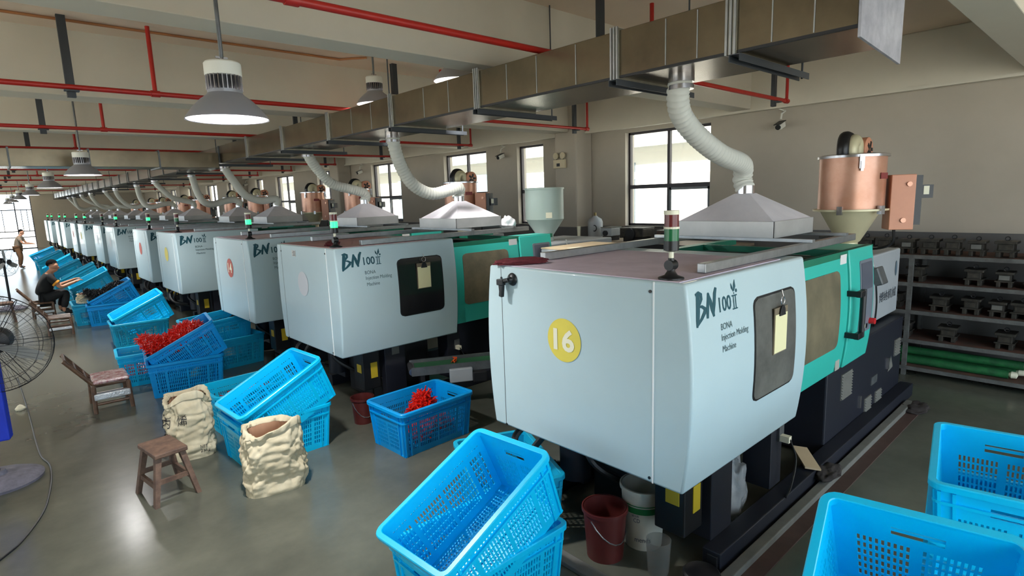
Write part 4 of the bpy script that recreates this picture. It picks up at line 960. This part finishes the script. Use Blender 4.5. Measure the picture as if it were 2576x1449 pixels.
def blob(name,label,cat,loc,sx,sy,sz,m,seed,rot=0):
    bm=bmesh.new(); bmesh.ops.create_icosphere(bm,subdivisions=4,radius=1)
    for v in bm.verts:
        k=1+.3*noise.noise(v.co*1.8+Vector((seed,0,0)))+.12*noise.noise(v.co*5+Vector((seed,3,0)))
        v.co=Vector((v.co.x*sx*k,v.co.y*sy*k,max(0,(v.co.z+.75)*sz*k*.57)))
    for f in bm.faces: f.smooth=True
    me=bpy.data.meshes.new(name); bm.to_mesh(me); bm.free(); me.materials.append(m); o=link(name,me); o.location=loc; o.rotation_euler=(0,0,rot)
    return tag(o,label,cat)
blob('plastic_bag','clear crumpled plastic bag between the legs of machine 16','bag',(3.15,1.56,0),.13,.1,.42,bag_m,4)
blob('plastic_bag','white crumpled plastic bag on the roof of the second machine','bag',(4.7,5.2,1.60),.09,.09,.16,mat('white_bag',(220,220,222),.4,bump=.6,bscale=25),8)
blob('oily_rag','dark oily rag lying at the end of the floor channel','rag',(5.9,1.2,0),.16,.1,.05,mat('rag_dark',(44,38,36),.9,bump=.5,bscale=30),2)
blob('oily_rag','dark rag on the kerb beside machine 16','rag',(4.0,1.28,.046),.14,.07,.07,mat('rag_dark',(44,38,36),.9),5)
mb=MB(); mb.T=Matrix.Translation((4.0,1.42,.13))@Matrix.Rotation(R(35),4,'Z')@Matrix.Rotation(R(6),4,'X'); mb.box(-.17,.17,-.05,.05,0,.012); o=mb.build('cardboard_strip',card_m,None); tag(o,'pale cardboard strip lying on the base rail of machine 16','cardboard')
t=thing('drain_cap','black round cap lying at the foot of machine 16','cap',(2.49,1.36,0))
mb=MB(); mb.lathe([(.09,0),(.095,.05),(.085,.06),(.07,.05),(.05,.045)],(0,0,0),24).build('cap_disc',dark_m,t,smooth=True); MB().box(.1,.16,-.03,.03,0,.1).build('cap_bracket',dark_m,t,bev=.005)
# small grey pump and conveyor before the second machine
t=thing('pump_motor','dark pump with a grey terminal box under the second machine','pump',(2.75,4.95,0))
MB().box(-.09,.09,-.09,.09,0,.3).build('pump_body',dark_m,t,bev=.01); MB().box(-.07,.05,-.06,.06,.3,.44).build('terminal_box',injg_m,t,bev=.004); MB().cyl((-.03,-.03,.3),(-.03,-.03,.34),.02,n=10).build('cap_nut',steel_m,t)
t=thing('belt_conveyor','short grey belt conveyor with a green belt beside the blue crate','conveyor',(3.15,4.45,0),(0,0,R(-28)))
mb=MB(); mb.box(-.35,.9,-.15,-.13,.36,.44).box(-.35,.9,.13,.15,.36,.44).build('side_rail',aludull_m,t)
MB().box(-.34,.88,-.125,.125,.385,.41).build('belt',mat('belt_green',(40,92,60),.5),t); MB().cyl((-.34,-.13,.395),(-.34,.13,.395),.035,n=14).build('roller',steel_m,t,smooth=True)
MB().box(0,.22,-.2,-.15,.27,.4).build('drive_cover',injg_m,t,bev=.008); MB().box(.22,.35,-.22,-.15,.26,.36).build('drive_motor',dark_m,t,bev=.01)
for x in (-.25,.75): MB().box(x-.02,x+.02,-.14,.14,0,.37).build('leg',dark_m,t)
mb=MB()
for k in range(5): mb.tube([(.05+.01*k,.0,.42),(.06+.012*k,.02*(k-2),.45),(.07,.03*(k-2),.43+.02*(k%3))],.006,5)
tag(mb.build('orange_part',mat('orange_plastic',(226,84,34),.35),None),'small orange moulded piece lying on the green belt','moulded part').matrix_world=Matrix.Translation((3.15,4.45,-.002))@Matrix.Rotation(R(-28),4,'Z')
# grey cabinet with a cardboard sheet behind machine 16
t=thing('control_cabinet','beige topped grey cabinet between machine 16 and the second machine','cabinet',(5.18,4.40,0))
MB().box(-.46,.46,-.29,.27,0,1.385).build('body',injg_m,t,bev=.01); MB().box(-.46,.46,-.29,.27,1.386,1.4).build('cabinet_top',card_m,t); MB().box(-.47,-.46,-.2,.2,.3,1.1).build('door',aludull_m,t)
tag(MB().box(4.78,4.98,4.14,4.32,1.401,1.406).build('printed_sheet',wprint_m,None),'printed white sheet lying on the beige topped cabinet','paper')

# ------------------------------------------------------------------ bench, rack and moulds along the wall
t=thing('work_bench','long work bench along the wall under the first window','bench',(7.1,5.2,0))
MB((7.1,5.2,0)).box(6.7,7.42,3.4,6.2,1.255,1.29).build('bench_top',bench_m,t,bev=.004); MB((7.1,5.2,0)).box(6.68,6.72,3.4,6.2,1.2,1.29).build('front_edge',dark_m,t)
for x in (6.78,7.35):
    for y in (3.5,4.8,6.1): MB((7.1,5.2,0)).box(x-.03,x+.03,y-.03,y+.03,0,1.25).build('leg',dark_m,t)
t=thing('gas_tank','grey metal tank with a valve standing on the bench','tank',(7.15,5.85,1.29))
MB().lathe([(.1,0),(.115,.02),(.12,.26),(.1,.31),(.04,.345),(.03,.36)],(0,0,0),24).build('tank_body',injg_m,t,smooth=True); MB().cyl((0,0,.36),(0,0,.41),.022,n=12).build('valve',mat('brass',(120,104,70),.4,.7),t); MB().ring((-.1,-.06,.17),.045,.008,'x',20,6).build('gauge_ring',dark_m,t)
t=thing('tall_cup','slim white bottle standing on the bench by the tank','bottle',(6.95,6.02,1.29)); MB().lathe([(.025,0),(.028,.14),(.03,.16),(.03,.2),(.02,.205)],(0,0,0),16).build('bottle_body',wprint_m,t,smooth=True)
def block(mb,w,d,h):
    mb.box(-w/2,w/2,-d/2,d/2,h*.84,h).box(-w*.36,w*.36,-d*.42,d*.42,h*.38,h*.84).box(-w/2,w/2,-d/2,d/2,h*.34,h*.42).box(-w*.42,-w*.2,-d*.42,d*.42,0,h*.36).box(w*.2,w*.42,-d*.42,d*.42,0,h*.36)
    return mb
def machine_head(loc,label,w,d,h,m):
    t=thing('grey_gearbox',label,'gearbox',loc); MB().box(-d/2,d/2,-w/2,w/2,h*.35,h).build('housing',m,t,bev=.012); MB().box(-d*.4,d*.4,-w*.4,w*.4,0,h*.35).build('pedestal',dark_m,t,bev=.008); MB().box(-d*.5,d*.5,-w*.5,w*.5,h,h+.012).build('cover_plate',kerb_m,t); MB().cyl((-d/2-.03,0,h*.6),(-d/2,0,h*.6),w*.2,n=14).build('shaft_seat',dark_m,t)
machine_head((7.0,5.42,1.29),'small grey gearbox on the bench beside the tank',.2,.26,.19,injg_m)
machine_head((7.0,4.95,1.29),'wide dark gearbox on the bench under the window',.4,.3,.19,mould_m)
machine_head((7.05,4.45,1.29),'rusty low gearbox on the bench behind the tower light',.24,.26,.16,rackw_m)
K=thing('storage_rack','open steel rack of four shelves against the dark wall','rack',(7.2,1.2,0))
ko=(7.2,1.2,0)
SZ=[1.27,.985,.695,.39,.10]
for z in SZ: MB(ko).box(6.955,7.55,-.6,2.75,z-.028,z).build('shelf_board',rackw_m,K); MB(ko).box(6.94,6.957,-.6,2.75,z-.036,z+.002).build('shelf_edge',rack_m,K)
for y in (-.55,.25,1.55,2.7):
    for x in (6.97,7.52): MB(ko).box(x-.02,x+.02,y-.02,y+.02,0,1.27).build('upright',rack_m,K)
bl=None; cnt=0
RN=['top shelf','second shelf','third shelf','lowest shelf']
rows=[[2.4,2.2,2.01,1.825,1.62,1.43,1.24,1.048,.833,.62],[2.1,1.8,1.53,1.05,.82,.6],[2.0,1.7,1.305,1.05,.845,.67,.45],[1.9,1.6,1.22,.77,.5]]
NTH=['first','second','third','fourth','fifth','sixth','seventh','eighth','ninth','tenth']
mm={}
for ri,row in enumerate(rows):
    for ci,y in enumerate(row):
        kk=(ri*3+ci)%3
        rn=random.Random(ri*31+ci)
        o=thing('steel_mould','dark steel mould block, %s along the %s from the window side'%(NTH[ci],RN[ri]),'mould',(7.12,y,SZ[ri]+.001),(0,0,R(90)+rn.uniform(-.06,.06)),'steel moulds on the rack')
        w,d,h=[(.155,.2,.16),(.14,.18,.15),(.165,.19,.155)][kk]
        if kk not in mm:
            bo=block(MB(),w,d,h).build('mould_body',mould_m,o,bev=.003)
            pl=MB().box(-w*.28,w*.28,d/2,d/2+.006,h*.5,h*.78).build('mould_face',kerb_m if kk==1 else mould_m,o); ey=MB().ring((0,0,h+.02),.018,.005,'y',14,5).build('eye_bolt',dark_m,o); mm[kk]=(bo,pl,ey)
        else:
            for q in mm[kk]: cc=q.copy(); COL.objects.link(cc); cc.parent=o
for k,(x,z,ye) in enumerate([(7.08,.145,.72),(7.2,.15,.68),(7.13,.235,.62)]):
    t=thing('green_tube','long green wrapped tube on the floor shelf of the rack, %s of three'%['front one','rear one','upper one'][k],'tube',(x,1.6,z))
    mb=MB((x,1.6,z)); mb.tube([(x,2.65,z),(x,1.7,z-.001),(x,ye,z)],.042,12).build('tube_sleeve',groll_m,t,smooth=True)
    MB((x,1.6,z)).lathe([(.0,ye-.07),(.03,ye-.06),(.034,ye-.02),(.02,ye)],(x,0,z),14,'y').build('knotted_end',wprint_m,t,smooth=True)

# ------------------------------------------------------------------ small things on the wall
t=thing('emergency_light','cream twin head emergency light on the pillar','light',(7.19,6.6,2.43))
MB().box(-.05,0,-.13,.13,0,.14).build('battery_box',mat('cream_plastic',(206,192,158),.5),t,bev=.008); MB().box(-.053,-.05,-.02,.05,.03,.08).build('test_plate',dark_m,t)
for s in (-1,1): MB().lathe([(.02,.0),(.05,-.02),(.055,-.05),(.045,-.055)],(0,s*.075,.2),18,'x').build('lamp_head',mat('cream_plastic',(206,192,158),.5),t,smooth=True); MB().cyl((-.025,s*.075,.14),(-.025,s*.075,.17),.012,n=8).build('swivel',dark_m,t)
for k,(y,z,lab) in enumerate([(3.14,2.80,'over the dark wall beside the first window'),(8.4,2.80,'between the second and third windows'),(14.0,2.80,'beyond the fourth window'),(22.9,2.8,'far down the window wall')]):
    t=thing('security_camera','small bullet security camera on the wall '+lab,'camera',(7.58,y,z),group='security cameras on the window wall')
    mb=MB(); mb.T=Matrix.Rotation(R(-20),4,'Y'); mb.box(-.2,-.06,-.035,.035,-.035,.035).build('camera_body',lampw_m,t,bev=.008)
    mb=MB(); mb.T=Matrix.Rotation(R(-20),4,'Y'); mb.cyl((-.215,0,0),(-.2,0,0),.032,n=14).box(-.23,-.05,-.042,.042,.035,.042).build('camera_hood',black_m,t)
    mb=MB(); mb.tube([(-.12,0,.03),(-.1,0,.1),(-.0,0,.14)],.012,8).build('bracket',lampw_m,t); MB().tube(cr_path([(-.02,0,.14),(-.05,.06,.17),(-.01,.1,.19)],4),.006,6).build('cable',lampw_m,t)
